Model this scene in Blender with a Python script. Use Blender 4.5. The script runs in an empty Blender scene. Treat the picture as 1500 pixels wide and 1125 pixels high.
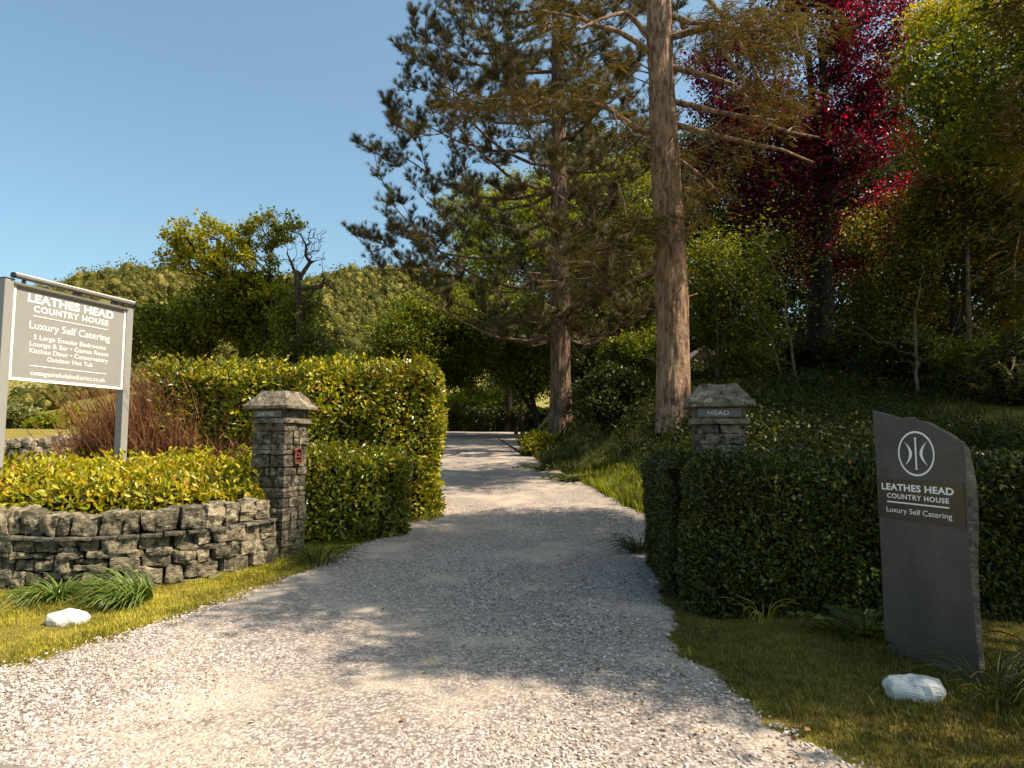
import bpy, math, random
import numpy as np
from mathutils import Vector, Matrix

# ------------------------------------------------------------------ camera, world, sun, exposure
SC = bpy.context.scene
F = 1000.0                      # focal length in pixels of the 1500 px wide photograph
PITCH = math.atan(84.5 / F)
EYE = np.array([0.0, 0.0, 1.5])
cam_d = bpy.data.cameras.new("camera")
cam = bpy.data.objects.new("camera", cam_d)
SC.collection.objects.link(cam)
cam.location = EYE
cam.rotation_euler = (math.pi / 2 + PITCH, 0, 0)
cam_d.sensor_width = 36.0
cam_d.lens = 24.0
cam_d.clip_end = 4000
SC.camera = cam

SUN = Vector((1.42, -0.36, 1.95)).normalized()      # towards the sun
SUN_EL = math.asin(SUN.z)
SUN_AZ = math.atan2(SUN.x, SUN.y)                    # clockwise from +Y
world = bpy.data.worlds.new("World")
SC.world = world
world.use_nodes = True
wn = world.node_tree.nodes
wl = world.node_tree.links
sky = wn.new("ShaderNodeTexSky")
sky.sky_type = 'NISHITA'
sky.sun_disc = False
sky.sun_elevation = SUN_EL
sky.sun_rotation = SUN_AZ
sky.altitude = 100
sky.air_density = 1.0
sky.dust_density = 3.2
sky.ozone_density = .8
bg = wn["Background"]
tint = wn.new("ShaderNodeMix"); tint.data_type = 'RGBA'; tint.blend_type = 'MULTIPLY'; tint.inputs[0].default_value = 1.0
tint.inputs[7].default_value = (.90, 1.06, .97, 1)
wl.new(sky.outputs[0], tint.inputs[6])
wl.new(tint.outputs[2], bg.inputs[0])
bg.inputs[1].default_value = 0.112

sd = bpy.data.lights.new("sun", 'SUN')
sun = bpy.data.objects.new("sun", sd)
SC.collection.objects.link(sun)
sun.rotation_euler = SUN.to_track_quat('Z', 'Y').to_euler()
sd.energy = 5.0
sd.angle = math.radians(0.55)
sd.color = (1.0, 0.85, 0.65)
SC.view_settings.view_transform = 'Standard'
SC.view_settings.look = 'None'
SC.view_settings.exposure = 0.98
SC.view_settings.gamma = 1.0
SC.cycles.max_bounces = 6
SC.cycles.diffuse_bounces = 3
SC.cycles.glossy_bounces = 2
SC.cycles.transmission_bounces = 4
SC.cycles.transparent_max_bounces = 4

R = np.random.default_rng(7)
random.seed(7)
COL = SC.collection

# ------------------------------------------------------------------ helpers
def ray(px, py):
    u = (px - 750.0) / F
    v = (562.5 - py) / F
    c, s = math.cos(PITCH), math.sin(PITCH)
    return np.array([u, c - v * s, s + v * c])

def at(px, py, D):
    """point at distance D along +Y under a pixel of the photograph"""
    d = ray(px, py)
    return EYE + d * (D / d[1])

def on_plane(px, py, p0, n):
    d = ray(px, py)
    t = np.dot(np.asarray(p0) - EYE, n) / np.dot(d, n)
    return EYE + d * t

def nrm(v):
    return v / np.maximum(np.linalg.norm(v, axis=-1, keepdims=True), 1e-9)

class Mesh:
    """collects vertices and faces, then links ONE mesh object"""
    def __init__(self):
        self.v, self.f, self.n = [], {}, 0
        self.m = {}
    def add(self, v, faces, mat=0):
        v = np.asarray(v, dtype=np.float32).reshape(-1, 3)
        self.v.append(v)
        if not isinstance(faces, dict):
            g = {}
            if isinstance(faces, np.ndarray):
                g[faces.shape[1]] = faces
            else:
                for q in faces:
                    g.setdefault(len(q), []).append(q)
            faces = g
        for k, a in faces.items():
            a = np.asarray(a, dtype=np.int64).reshape(-1, k) + self.n
            self.f.setdefault(k, []).append(a)
            self.m.setdefault(k, []).append(np.full(len(a), mat, dtype=np.int32))
        self.n += len(v)
        return self
    def build(self, name, mats, parent=None, smooth=False, label=None, cat=None, group=None, kind=None):
        me = bpy.data.meshes.new(name)
        V = np.concatenate(self.v)
        loops, starts, mi, pos = [], [], [], 0
        for k in self.f:
            a = np.concatenate(self.f[k])
            loops.append(a.reshape(-1))
            starts.append(pos + np.arange(len(a)) * k)
            mi.append(np.concatenate(self.m[k]))
            pos += a.size
        loops = np.concatenate(loops).astype(np.int32)
        starts = np.concatenate(starts).astype(np.int32)
        mi = np.concatenate(mi)
        me.vertices.add(len(V))
        me.vertices.foreach_set("co", V.reshape(-1))
        me.loops.add(len(loops))
        me.loops.foreach_set("vertex_index", loops)
        me.polygons.add(len(starts))
        me.polygons.foreach_set("loop_start", starts)
        me.polygons.foreach_set("material_index", mi)
        me.polygons.foreach_set("use_smooth", np.full(len(starts), smooth, dtype=bool))
        me.update(calc_edges=True)
        if not isinstance(mats, (list, tuple)):
            mats = [mats]
        for m in mats:
            me.materials.append(m)
        o = bpy.data.objects.new(name, me)
        COL.objects.link(o)
        if parent is not None:
            o.parent = parent
            o.matrix_parent_inverse = parent.matrix_world.inverted() if False else Matrix.Translation(-parent.location)
        tag(o, label, cat, group, kind)
        return o

def tag(o, label=None, cat=None, group=None, kind=None):
    if label: o["label"] = label
    if cat: o["category"] = cat
    if group: o["group"] = group
    if kind: o["kind"] = kind

def thing(name, loc, label, cat, group=None):
    o = bpy.data.objects.new(name, None)
    o.location = [float(c) for c in loc]
    o.empty_display_size = 0.2
    COL.objects.link(o)
    tag(o, label, cat, group)
    return o

_ph = np.random.default_rng(3)
_K = [nrm(_ph.normal(size=(6, 3))) * (1.0 + 0.5 * _ph.random((6, 1))) for _ in range(4)]
_P = [_ph.random(6) * 6.28 for _ in range(4)]
def wob(p, scale=1.0, octs=3):
    """cheap smooth noise in about -1..1"""
    p = np.asarray(p, dtype=float) * scale
    out = 0
    a = 1.0
    for o in range(octs):
        q = p @ _K[o].T * (2.1 ** o) + _P[o]
        q = q + 1.3 * np.sin(q[..., ::-1] * 0.7 + 1.0)
        out = out + a * np.sin(q).mean(axis=-1) * 1.6
        a *= 0.55
    return out

def rot_frames(d, n_hint=None, roll=None):
    """rotation matrices (N,3,3): local X along d, local Z near n_hint"""
    d = nrm(np.asarray(d, dtype=float))
    if n_hint is None:
        n_hint = R.normal(size=d.shape)
    z = n_hint - (n_hint * d).sum(-1, keepdims=True) * d
    z = nrm(z + 1e-6)
    y = np.cross(z, d)
    return np.stack([d, y, z], axis=-1)

def scatter(M, tv, tf, pos, rot, scale, mat=0):
    pos = np.asarray(pos); N = len(pos)
    if N == 0: return
    sc = np.asarray(scale, dtype=float)
    if sc.ndim == 1: sc = sc[:, None]
    t = tv[None] * sc[:, None, :] if sc.shape[-1] in (1, 3) else tv[None]
    v = np.einsum('nij,nkj->nki', rot, np.broadcast_to(t, (N, len(tv), 3))) + pos[:, None, :]
    off = (np.arange(N) * len(tv))[:, None, None]
    g = {}
    for k, a in tf.items():
        g[k] = (np.asarray(a)[None] + off).reshape(-1, k)
    M.add(v.reshape(-1, 3), g, mat)

# templates: local X = long axis, Z = normal, unit length
LEAF = (np.array([[0, 0, 0], [.45, .3, .06], [1, 0, -.05], [.45, -.3, .06]]), {4: [[0, 1, 2, 3]]})
LAUREL = (np.array([[0, 0, 0], [.3, .19, .05], [.68, .17, .04], [1, 0, -.08], [.68, -.17, .04], [.3, -.19, .05], [.35, 0, 0], [.7, 0, -.02]]),
          {4: [[0, 6, 1, 1][:3] + [1]] if False else [[6, 7, 2, 1], [6, 5, 4, 7]], 3: [[0, 6, 1], [0, 5, 6], [7, 3, 2], [7, 4, 3]]})
def tpl_clump(n, size, rng, flat=1.0):
    M = Mesh()
    p = nrm(rng.normal(size=(n, 3))) * (rng.random((n, 1)) ** .45)
    p[:, 2] *= flat
    d = nrm(rng.normal(size=(n, 3)) + p * .5)
    nh = rng.normal(size=(n, 3)) + np.array([0, 0, .6]) + p * .7
    z = nrm(nh - (nh * d).sum(-1, keepdims=True) * d); y = np.cross(z, d)
    scatter(M, *LEAF, p, np.stack([d, y, z], -1), size * (.7 + .6 * rng.random(n)))
    return np.concatenate(M.v), {k: np.concatenate(a) for k, a in M.f.items()}
def tpl_tuft(n, w, rng):
    """pine tuft: needles round the shoot, forward swept"""
    V, T = [], []
    for i in range(n):
        a = i * 2.4; x0 = .0 + .45 * i / n
        e = .35 + .75 * rng.random()
        d = np.array([math.cos(e), math.sin(e) * math.cos(a), math.sin(e) * math.sin(a)])
        s = np.cross(d, [.3, .5, .8]); s /= np.linalg.norm(s)
        b = np.array([x0, 0, 0]); k = len(V)
        L = .55 + .25 * rng.random()
        V += [b - s * w, b + s * w, b + d * L]
        T.append([k, k + 1, k + 2])
    return np.array(V), {3: T}
def tpl_spray(n, rng, droop=.25):
    """flat fir spray: side shoots left and right of a drooping axis"""
    V, Q = [], []
    for i in range(n):
        t = (i + .5) / n
        for s in (-1, 1):
            b = np.array([t, 0, -droop * t * t])
            L = (.30 * (1 - t) + .10) * (.6 + .6 * rng.random())
            d = np.array([.62, s * .75, -.22 + .1 * rng.normal()]) * L
            w = np.array([.028, 0, 0.006]); k = len(V)
            V += [b - w, b + d * .55 - w * 1.6, b + d, b + d * .5 + w * 1.6]
            Q.append([k, k + 1, k + 2, k + 3])
    return np.array(V), {4: Q}
def tpl_grass(n, rng, w=.035, lean=.5, spread=.35):
    V, Q, T = [], [], []
    for i in range(n):
        a = rng.random() * 6.28; r = spread * math.sqrt(rng.random())
        b = np.array([r * math.cos(a), r * math.sin(a), 0])
        h = .55 + .45 * rng.random(); l = lean * rng.random()
        a2 = rng.random() * 6.28
        d = np.array([math.cos(a2), math.sin(a2), 0]); s = np.array([-d[1], d[0], 0]) * w
        k = len(V)
        V += [b - s, b + s, b + d * l * .35 * h + [0, 0, h * .6] + s * .8, b + d * l * .35 * h + [0, 0, h * .6] - s * .8,
              b + d * l * h + [0, 0, h]]
        Q.append([k, k + 1, k + 2, k + 3]); T.append([k + 3, k + 2, k + 4])
    return np.array(V), {4: Q, 3: T}
_t = (1 + 5 ** .5) / 2
ICO_V = nrm(np.array([[-1, _t, 0], [1, _t, 0], [-1, -_t, 0], [1, -_t, 0], [0, -1, _t], [0, 1, _t], [0, -1, -_t], [0, 1, -_t], [_t, 0, -1], [_t, 0, 1], [-_t, 0, -1], [-_t, 0, 1]], float))
ICO_F = [[0, 11, 5], [0, 5, 1], [0, 1, 7], [0, 7, 10], [0, 10, 11], [1, 5, 9], [5, 11, 4], [11, 10, 2], [10, 7, 6], [7, 1, 8], [3, 9, 4], [3, 4, 2], [3, 2, 6], [3, 6, 8], [3, 8, 9], [4, 9, 5], [2, 4, 11], [6, 2, 10], [8, 6, 7], [9, 8, 1]]

def cube_grid(n):
    """unit cube -1..1 with n x n quads a side, shared vertices"""
    V, idx, Q = [], {}, []
    def g(p):
        k = tuple(int(round(c * 1000)) for c in p)
        if k not in idx: idx[k] = len(V); V.append(p)
        return idx[k]
    for ax in range(3):
        for s in (-1, 1):
            for i in range(n):
                for j in range(n):
                    q = []
                    for (a, b) in ((i, j), (i + 1, j), (i + 1, j + 1), (i, j + 1)):
                        p = [0, 0, 0]; p[ax] = s; p[(ax + 1) % 3] = -1 + 2 * a / n; p[(ax + 2) % 3] = -1 + 2 * b / n
                        q.append(g(p))
                    Q.append(q if s > 0 else q[::-1])
    return np.array(V, float), np.array(Q)
CG = {n: cube_grid(n) for n in (2, 3, 4, 6, 8, 12)}

def stone(M, c, half, ax=None, rough=.012, rnd=.25, n=4, mat=0, seed=0.0):
    """a hewn stone: rounded, noise-broken block; ax = 3x3 columns of axes"""
    V, Q = CG[n]
    half = np.asarray(half, float)
    p = V.copy()
    L = np.linalg.norm(p, axis=1, keepdims=True)
    p = p * (1 - rnd) + p / L * 1.15 * rnd
    p = p * half
    if ax is None: ax = np.eye(3)
    w = p @ np.asarray(ax).T + np.asarray(c)
    out = nrm(V) @ np.asarray(ax).T
    k = wob(w * 1.0 + seed, 9.0, 3)[:, None] * rough + wob(w + seed * 2 + 5, 31.0, 2)[:, None] * rough * .45
    M.add(w + out * k, Q, mat)

def box(M, c, half, ax=None, mat=0, bev=0.0):
    if ax is None: ax = np.eye(3)
    V, Q = CG[2] if False else cube_grid(1)
    h = np.asarray(half, float)
    if bev <= 0:
        M.add((V * h) @ np.asarray(ax).T + np.asarray(c), Q, mat); return
    # bevelled box: 24 vertices
    vs, fs, idx = [], [], {}
    for sx in (-1, 1):
        for sy in (-1, 1):
            for sz in (-1, 1):
                s = np.array([sx, sy, sz])
                for a in range(3):
                    p = s * (h - bev); p[a] = s[a] * h[a]
                    idx[(sx, sy, sz, a)] = len(vs); vs.append(p)
    for a in range(3):
        b, d = (a + 1) % 3, (a + 2) % 3
        for s in (-1, 1):
            q = []
            for (t, u) in ((-1, -1), (1, -1), (1, 1), (-1, 1)):
                k = [0, 0, 0]; k[a] = s; k[b] = t; k[d] = u
                q.append(idx[(*k, a)])
            fs.append(q if s > 0 else q[::-1])
    for a in range(3):
        b, d = (a + 1) % 3, (a + 2) % 3
        for sb in (-1, 1):
            for s2 in (-1, 1):
                q = []
                for (t, w) in ((-1, b), (1, b), (1, d), (-1, d)):
                    k = [0, 0, 0]; k[a] = t; k[b] = sb; k[d] = s2
                    q.append(idx[(*k, w)])
                fs.append(q if sb * s2 > 0 else q[::-1])
    for sx in (-1, 1):
        for sy in (-1, 1):
            for sz in (-1, 1):
                q = [idx[(sx, sy, sz, a)] for a in range(3)]
                fs.append(q if sx * sy * sz > 0 else q[::-1])
    M.add(np.array(vs) @ np.asarray(ax).T + np.asarray(c), fs, mat)

def frusta(M, A, B, ra, rb, k=5, mat=0):
    A = np.asarray(A, float); B = np.asarray(B, float); N = len(A)
    if N == 0: return
    d = nrm(B - A)
    h = np.where(np.abs(d[:, 2:3]) < .9, np.array([[0, 0, 1.0]]), np.array([[1.0, 0, 0]]))
    x = nrm(np.cross(h, d)); y = np.cross(d, x)
    an = np.arange(k) / k * 2 * np.pi
    ring = x[:, None] * np.cos(an)[None, :, None] + y[:, None] * np.sin(an)[None, :, None]
    v = np.concatenate([A[:, None] + ring * np.asarray(ra)[:, None, None], B[:, None] + ring * np.asarray(rb)[:, None, None]], 1)
    i = np.arange(k); j = (i + 1) % k
    q = np.stack([i, j, j + k, i + k], -1)
    M.add(v.reshape(-1, 3), (q[None] + (np.arange(N) * 2 * k)[:, None, None]).reshape(-1, 4), mat)

def tube(M, pts, rad, k=8, mat=0, cap=True, disp=None):
    pts = np.asarray(pts, float); n = len(pts)
    rad = np.broadcast_to(np.asarray(rad, float), (n,))
    tan = nrm(np.gradient(pts, axis=0))
    h = np.array([0, 0, 1.0]) if abs(tan[0, 2]) < .9 else np.array([1.0, 0, 0])
    x = nrm(np.cross(h, tan)); y = np.cross(tan, x)
    an = np.arange(k) / k * 2 * np.pi
    ring = x[:, None] * np.cos(an)[None, :, None] + y[:, None] * np.sin(an)[None, :, None]
    v = pts[:, None] + ring * rad[:, None, None]
    if disp is not None:
        v = v + ring * disp(v, an)[..., None]
    F_ = []
    for r in range(n - 1):
        for a in range(k):
            b = (a + 1) % k
            F_.append([r * k + a, r * k + b, (r + 1) * k + b, (r + 1) * k + a])
    fs = {4: F_}
    if cap: fs[k] = [[(n - 1) * k + a for a in range(k)], [a for a in range(k)][::-1]] if k != 4 else fs.setdefault(4, F_)
    M.add(v.reshape(-1, 3), fs, mat)

# ------------------------------------------------------------------ materials
def new_mat(name):
    m = bpy.data.materials.new(name); m.use_nodes = True
    nt = m.node_tree
    for n in list(nt.nodes): nt.nodes.remove(n)
    out = nt.nodes.new("ShaderNodeOutputMaterial")
    return m, nt, out
def N_(nt, t, **kw):
    n = nt.nodes.new(t)
    for k, v in kw.items():
        if k in ('operation', 'blend_type', 'data_type', 'feature', 'distance', 'noise_dimensions'): setattr(n, k, v)
        else: n.inputs[k].default_value = v
    return n
def ramp(nt, cols, pos=None, interp='LINEAR'):
    r = nt.nodes.new("ShaderNodeValToRGB"); cr = r.color_ramp; cr.interpolation = interp
    pos = pos or [i / (len(cols) - 1) for i in range(len(cols))]
    while len(cr.elements) < len(cols): cr.elements.new(.5)
    for e, c, p in zip(cr.elements, cols, pos):
        e.position = p; e.color = (*c, 1)
    return r
def mix(nt, a, b, f, mode='MIX'):
    m = nt.nodes.new("ShaderNodeMix"); m.data_type = 'RGBA'; m.blend_type = mode; m.clamp_factor = True
    def put(i, v):
        if hasattr(v, 'links') or isinstance(v, bpy.types.NodeSocket): nt.links.new(v, m.inputs[i])
        elif isinstance(v, (int, float)): m.inputs[i].default_value = v
        else: m.inputs[i].default_value = (*v, 1)
    put(0, f); put(6, a); put(7, b)
    return m.outputs[2]
def coords(nt):
    g = nt.nodes.new("ShaderNodeNewGeometry"); return g.outputs['Position']
def noise(nt, scale, detail=4, rough=.55, vec=None, stretch=None):
    n = nt.nodes.new("ShaderNodeTexNoise"); n.inputs['Scale'].default_value = scale
    n.inputs['Detail'].default_value = detail; n.inputs['Roughness'].default_value = rough
    v = vec or coords(nt)
    if stretch:
        mp = nt.nodes.new("ShaderNodeMapping"); mp.inputs['Scale'].default_value = stretch
        nt.links.new(v, mp.inputs['Vector']); v = mp.outputs[0]
    nt.links.new(v, n.inputs['Vector']); return n.outputs['Fac']
def maprange(nt, v, a, b, c=0, d=1):
    m = nt.nodes.new("ShaderNodeMapRange"); m.inputs[1].default_value = a; m.inputs[2].default_value = b
    m.inputs[3].default_value = c; m.inputs[4].default_value = d
    nt.links.new(v, m.inputs[0]); return m.outputs[0]
def bump(nt, h, strength=.5, dist=.02, normal=None):
    b = nt.nodes.new("ShaderNodeBump"); b.inputs['Strength'].default_value = strength; b.inputs['Distance'].default_value = dist
    nt.links.new(h, b.inputs['Height'])
    if normal: nt.links.new(normal, b.inputs['Normal'])
    return b.outputs[0]
def princ(nt, out, col, rough=.8, spec=.3, normal=None, metal=0):
    p = nt.nodes.new("ShaderNodeBsdfPrincipled")
    if isinstance(col, bpy.types.NodeSocket): nt.links.new(col, p.inputs['Base Color'])
    else: p.inputs['Base Color'].default_value = (*col, 1)
    if isinstance(rough, bpy.types.NodeSocket): nt.links.new(rough, p.inputs['Roughness'])
    else: p.inputs['Roughness'].default_value = rough
    p.inputs['Specular IOR Level'].default_value = spec; p.inputs['Metallic'].default_value = metal
    if normal: nt.links.new(normal, p.inputs['Normal'])
    if out: nt.links.new(p.outputs[0], out.inputs[0])
    return p
def leaf_mat(name, cols, pos=None, rough=.5, spec=.3, trans=.35, tint=(1.25, 1.25, .6), patch=(.75, 1.25), pscale=.6):
    m, nt, out = new_mat(name)
    g = nt.nodes.new("ShaderNodeNewGeometry")
    r = ramp(nt, cols, pos); nt.links.new(g.outputs['Random Per Island'], r.inputs[0])
    nz = maprange(nt, noise(nt, pscale, 2), .3, .7, *patch)
    cb = nt.nodes.new("ShaderNodeVectorMath"); cb.operation = 'SCALE'
    nt.links.new(r.outputs[0], cb.inputs[0]); nt.links.new(nz, cb.inputs['Scale'])
    col = cb.outputs[0]
    p = princ(nt, None, col, rough, spec)
    t = nt.nodes.new("ShaderNodeBsdfTranslucent")
    nt.links.new(mix(nt, col, tint, 1.0, 'MULTIPLY'), t.inputs[0])
    ms = nt.nodes.new("ShaderNodeMixShader"); ms.inputs[0].default_value = trans
    nt.links.new(p.outputs[0], ms.inputs[1]); nt.links.new(t.outputs[0], ms.inputs[2])
    nt.links.new(ms.outputs[0], out.inputs[0])
    return m
def bark_mat(name, dark, light, scale=3.0, strength=.9, lichen=None):
    m, nt, out = new_mat(name)
    h = noise(nt, scale * 4, 6, .68, stretch=(1, 1, .24))
    h2 = noise(nt, scale * 12, 4, .6, stretch=(1, 1, .4))
    big = noise(nt, .8, 3)
    c = ramp(nt, [dark, light], [.40, .58]); nt.links.new(h, c.inputs[0])
    col = mix(nt, c.outputs[0], tuple(x * .55 for x in light), maprange(nt, h2, .45, .7, 0, .7))
    col = mix(nt, col, lichen or (light[0] * .8, light[1] * .9, light[2] * .75), maprange(nt, big, .5, .72, 0, .6))
    hh = nt.nodes.new("ShaderNodeMath"); hh.operation = 'MULTIPLY_ADD'; hh.inputs[1].default_value = .4
    nt.links.new(h2, hh.inputs[0]); nt.links.new(h, hh.inputs[2])
    princ(nt, out, col, .9, .15, bump(nt, hh.outputs[0], strength, .09))
    return m
def stone_mat(name, cols, lichen=(.42, .38, .27), moss=(.12, .12, .03), lich=.5, bs=.8):
    m, nt, out = new_mat(name)
    g = nt.nodes.new("ShaderNodeNewGeometry")
    r = ramp(nt, cols); nt.links.new(g.outputs['Random Per Island'], r.inputs[0])
    n1 = noise(nt, 14, 6, .65); n2 = noise(nt, 5.5, 5, .7); n3 = noise(nt, 60, 3, .6)
    n4 = noise(nt, 22, 5, .6, stretch=(.5, .5, 2.2))
    c = mix(nt, r.outputs[0], tuple(x * .36 for x in cols[0]), maprange(nt, n1, .44, .62))
    c = mix(nt, c, tuple(min(1, x * 1.9) for x in cols[-1]), maprange(nt, n4, .58, .70, 0, .6))
    c = mix(nt, c, lichen, maprange(nt, n2, .56 , .64, 0, lich))
    c = mix(nt, c, moss, maprange(nt, noise(nt, 3.1, 5, .7), .6, .72, 0, .6))
    hh = nt.nodes.new("ShaderNodeMath"); hh.operation = 'MULTIPLY_ADD'; hh.inputs[1].default_value = .35
    nt.links.new(n3, hh.inputs[0]); nt.links.new(n1, hh.inputs[2])
    princ(nt, out, c, .88, .25, bump(nt, hh.outputs[0], min(1, bs * 1.2), .045))
    return m

MT = {}
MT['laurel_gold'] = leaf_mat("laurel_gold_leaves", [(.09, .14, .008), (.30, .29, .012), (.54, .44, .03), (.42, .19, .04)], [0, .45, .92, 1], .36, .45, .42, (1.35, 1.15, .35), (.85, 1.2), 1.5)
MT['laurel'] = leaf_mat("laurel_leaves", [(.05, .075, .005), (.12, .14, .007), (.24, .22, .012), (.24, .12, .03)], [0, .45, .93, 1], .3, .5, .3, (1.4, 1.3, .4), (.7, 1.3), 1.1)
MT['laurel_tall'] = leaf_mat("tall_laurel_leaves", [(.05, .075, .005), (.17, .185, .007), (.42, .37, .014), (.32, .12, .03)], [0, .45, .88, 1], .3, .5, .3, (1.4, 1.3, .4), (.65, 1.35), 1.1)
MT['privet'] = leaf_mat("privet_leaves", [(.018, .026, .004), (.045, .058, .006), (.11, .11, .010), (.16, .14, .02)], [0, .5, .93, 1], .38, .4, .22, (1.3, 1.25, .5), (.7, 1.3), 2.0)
MT['oak'] = leaf_mat("oak_leaves", [(.11, .135, .008), (.26, .26, .010), (.42, .37, .020)], None, .5, .3, .4, (1.4, 1.2, .4))
MT['green'] = leaf_mat("broad_leaves", [(.03, .05, .005), (.09, .12, .007), (.23, .22, .010)], None, .45, .3, .38, (1.5, 1.4, .4))
MT['lime'] = leaf_mat("lime_leaves", [(.09, .13, .007), (.20, .23, .008), (.30, .29, .012)], None, .5, .3, .45, (1.5, 1.4, .4))
MT['dark'] = leaf_mat("shade_leaves", [(.012, .020, .004), (.028, .040, .005), (.07, .075, .007)], None, .45, .3, .35, (1.6, 1.5, .4))  # darkened leaf green: woodland shade in the colour, also dark evergreens
MT['willow'] = leaf_mat("willow_leaves", [(.12, .13, .04), (.20, .20, .06), (.26, .25, .08)], None, .5, .3, .4)
MT['copper'] = leaf_mat("copper_beech_leaves", [(.026, .004, .009), (.075, .006, .015), (.34, .016, .055)], [0, .6, 1], .4, .45, .42, (2.3, .45, .9), (.35, 1.5), .28)
MT['copper_orange'] = leaf_mat("russet_leaves", [(.035, .010, .006), (.085, .026, .008), (.12, .09, .01)], None, .4, .4, .5, (1.9, 1.0, .5), (.6, 1.3), .35)
MT['pine'] = leaf_mat("pine_needles", [(.018, .030, .015), (.055, .058, .022), (.20, .145, .05)], None, .5, .3, .2, (1.3, 1.2, .5), (.7, 1.4), .5)
MT['fir'] = leaf_mat("fir_needles", [(.045, .042, .014), (.095, .080, .024), (.17, .130, .045)], None, .55, .25, .25, (1.3, 1.1, .5), (.7, 1.35), .6)
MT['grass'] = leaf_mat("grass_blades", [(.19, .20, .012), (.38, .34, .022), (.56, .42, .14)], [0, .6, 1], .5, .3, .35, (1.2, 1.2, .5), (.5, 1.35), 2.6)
MT['bankgrass'] = leaf_mat("bank_grass_blades", [(.022, .034, .005), (.06, .075, .008), (.14, .13, .035)], [0, .7, 1], .5, .3, .35, (1.2, 1.2, .5), (.7, 1.3), .8)  # blade colour darkened to carry the shade of the bank
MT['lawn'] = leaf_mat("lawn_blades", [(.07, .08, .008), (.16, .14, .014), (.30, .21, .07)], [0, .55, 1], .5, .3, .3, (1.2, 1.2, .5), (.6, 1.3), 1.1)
MT['woodgold'] = leaf_mat("sun_toned_leaves", [(.035, .048, .006), (.10, .105, .008), (.27, .22, .015)], [0, .6, 1], .45, .35, .38, (1.5, 1.3, .4), (.45, 1.4), .5)  # gold tone paints sunlight into the leaves of shaded trees
MT['strap'] = leaf_mat("strap_leaves", [(.08, .13, .02), (.13, .19, .035), (.24, .22, .06)], [0, .8, 1], .35, .5, .25, (1.2, 1.2, .5))
MT['farwood'] = leaf_mat("far_wood_leaves", [(.04, .05, .012), (.105, .10, .020), (.21, .175, .04)], None, .7, .1, .25, (1.2, 1.1, .6), (.75, 1.25), .02)
MT['twig'] = leaf_mat("dry_twigs", [(.09, .034, .016), (.19, .08, .036), (.32, .17, .085)], None, .8, .15, .0)
MT['fir_bark'] = bark_mat("fir_bark", (.085, .052, .036), (.42, .27, .185), 2.6, 1.0)
MT['pine_bark'] = bark_mat("pine_bark", (.045, .030, .022), (.23, .15, .11), 2.6, 1.0)
MT['bark'] = bark_mat("bark", (.035, .026, .018), (.12, .09, .06), 3.5, .8)
MT['dark_bark'] = bark_mat("dark_bark", (.012, .009, .008), (.038, .029, .023), 3.5, .8)
MT['pale_bark'] = bark_mat("pale_bark", (.11, .09, .065), (.24, .205, .15), 5, .5)
MT['wall'] = stone_mat("slate_wall_stone", [(.10, .088, .06), (.19, .16, .11), (.34, .28, .185)], (.38, .33, .22), lich=.65)
MT['pillar'] = stone_mat("pillar_stone", [(.06, .05, .037), (.12, .10, .072), (.22, .18, .125)], lich=.45)
MT['cap'] = stone_mat("cap_stone", [(.15, .125, .09), (.18, .15, .11), (.21, .175, .13)], (.36, .31, .23), (.07, .06, .04), .9)
MT['drystone'] = stone_mat("field_wall_stone", [(.20, .17, .13), (.32, .27, .20), (.45, .38, .29)], (.5, .44, .33), lich=.5)
MT['course'] = stone_mat("slate_course_stone", [(.09, .08, .062), (.13, .115, .09), (.17, .15, .115)], lich=.3)

def flat_mat(name, col, rough=.6, spec=.3, metal=0, var=.12, scale=8, bs=.1):
    m, nt, out = new_mat(name)
    n = noise(nt, scale, 5, .6)
    c = mix(nt, tuple(x * (1 - var) for x in col), tuple(min(1, x * (1 + var)) for x in col), maprange(nt, n, .3, .7))
    princ(nt, out, c, rough, spec, bump(nt, n, bs, .01), metal)
    return m
MT['core'] = flat_mat("hedge_twigs", (.022, .018, .010), .9, .1, 0, .5, 12, .8)
MT['mortar'] = flat_mat("wall_gaps", (.030, .027, .022), .95, .1, 0, .3, 20, .5)
MT['taupe'] = flat_mat("taupe_paint", (.245, .233, .226), .45, .4, 0, .04, 2.5)
MT['post'] = flat_mat("post_paint", (.25, .24, .232), .4, .4, 0, .05, 3)
MT['white'] = flat_mat("white_vinyl", (.85, .83, .79), .5, .3, 0, .02, 3)
MT['aluminium'] = flat_mat("lamp_metal", (.22, .20, .19), .35, .5, .4, .1, 6)
MT['black'] = flat_mat("black_fittings", (.02, .02, .02), .4, .5, 0, .1, 6)
MT['rust'] = flat_mat("rusty_iron", (.15, .045, .028), .8, .3, 0, .45, 30, .6)
MT['rust_dark'] = flat_mat("rusty_recess", (.07, .03, .022), .8, .2, 0, .4, 30, .4)
MT['name_slate'] = flat_mat("name_slate", (.10, .105, .105), .5, .4, 0, .2, 18, .2)
MT['worn_white'] = flat_mat("worn_white_paint", (.50, .49, .46), .7, .2, 0, .35, 40, .2)
MT['slate'] = None
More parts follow.
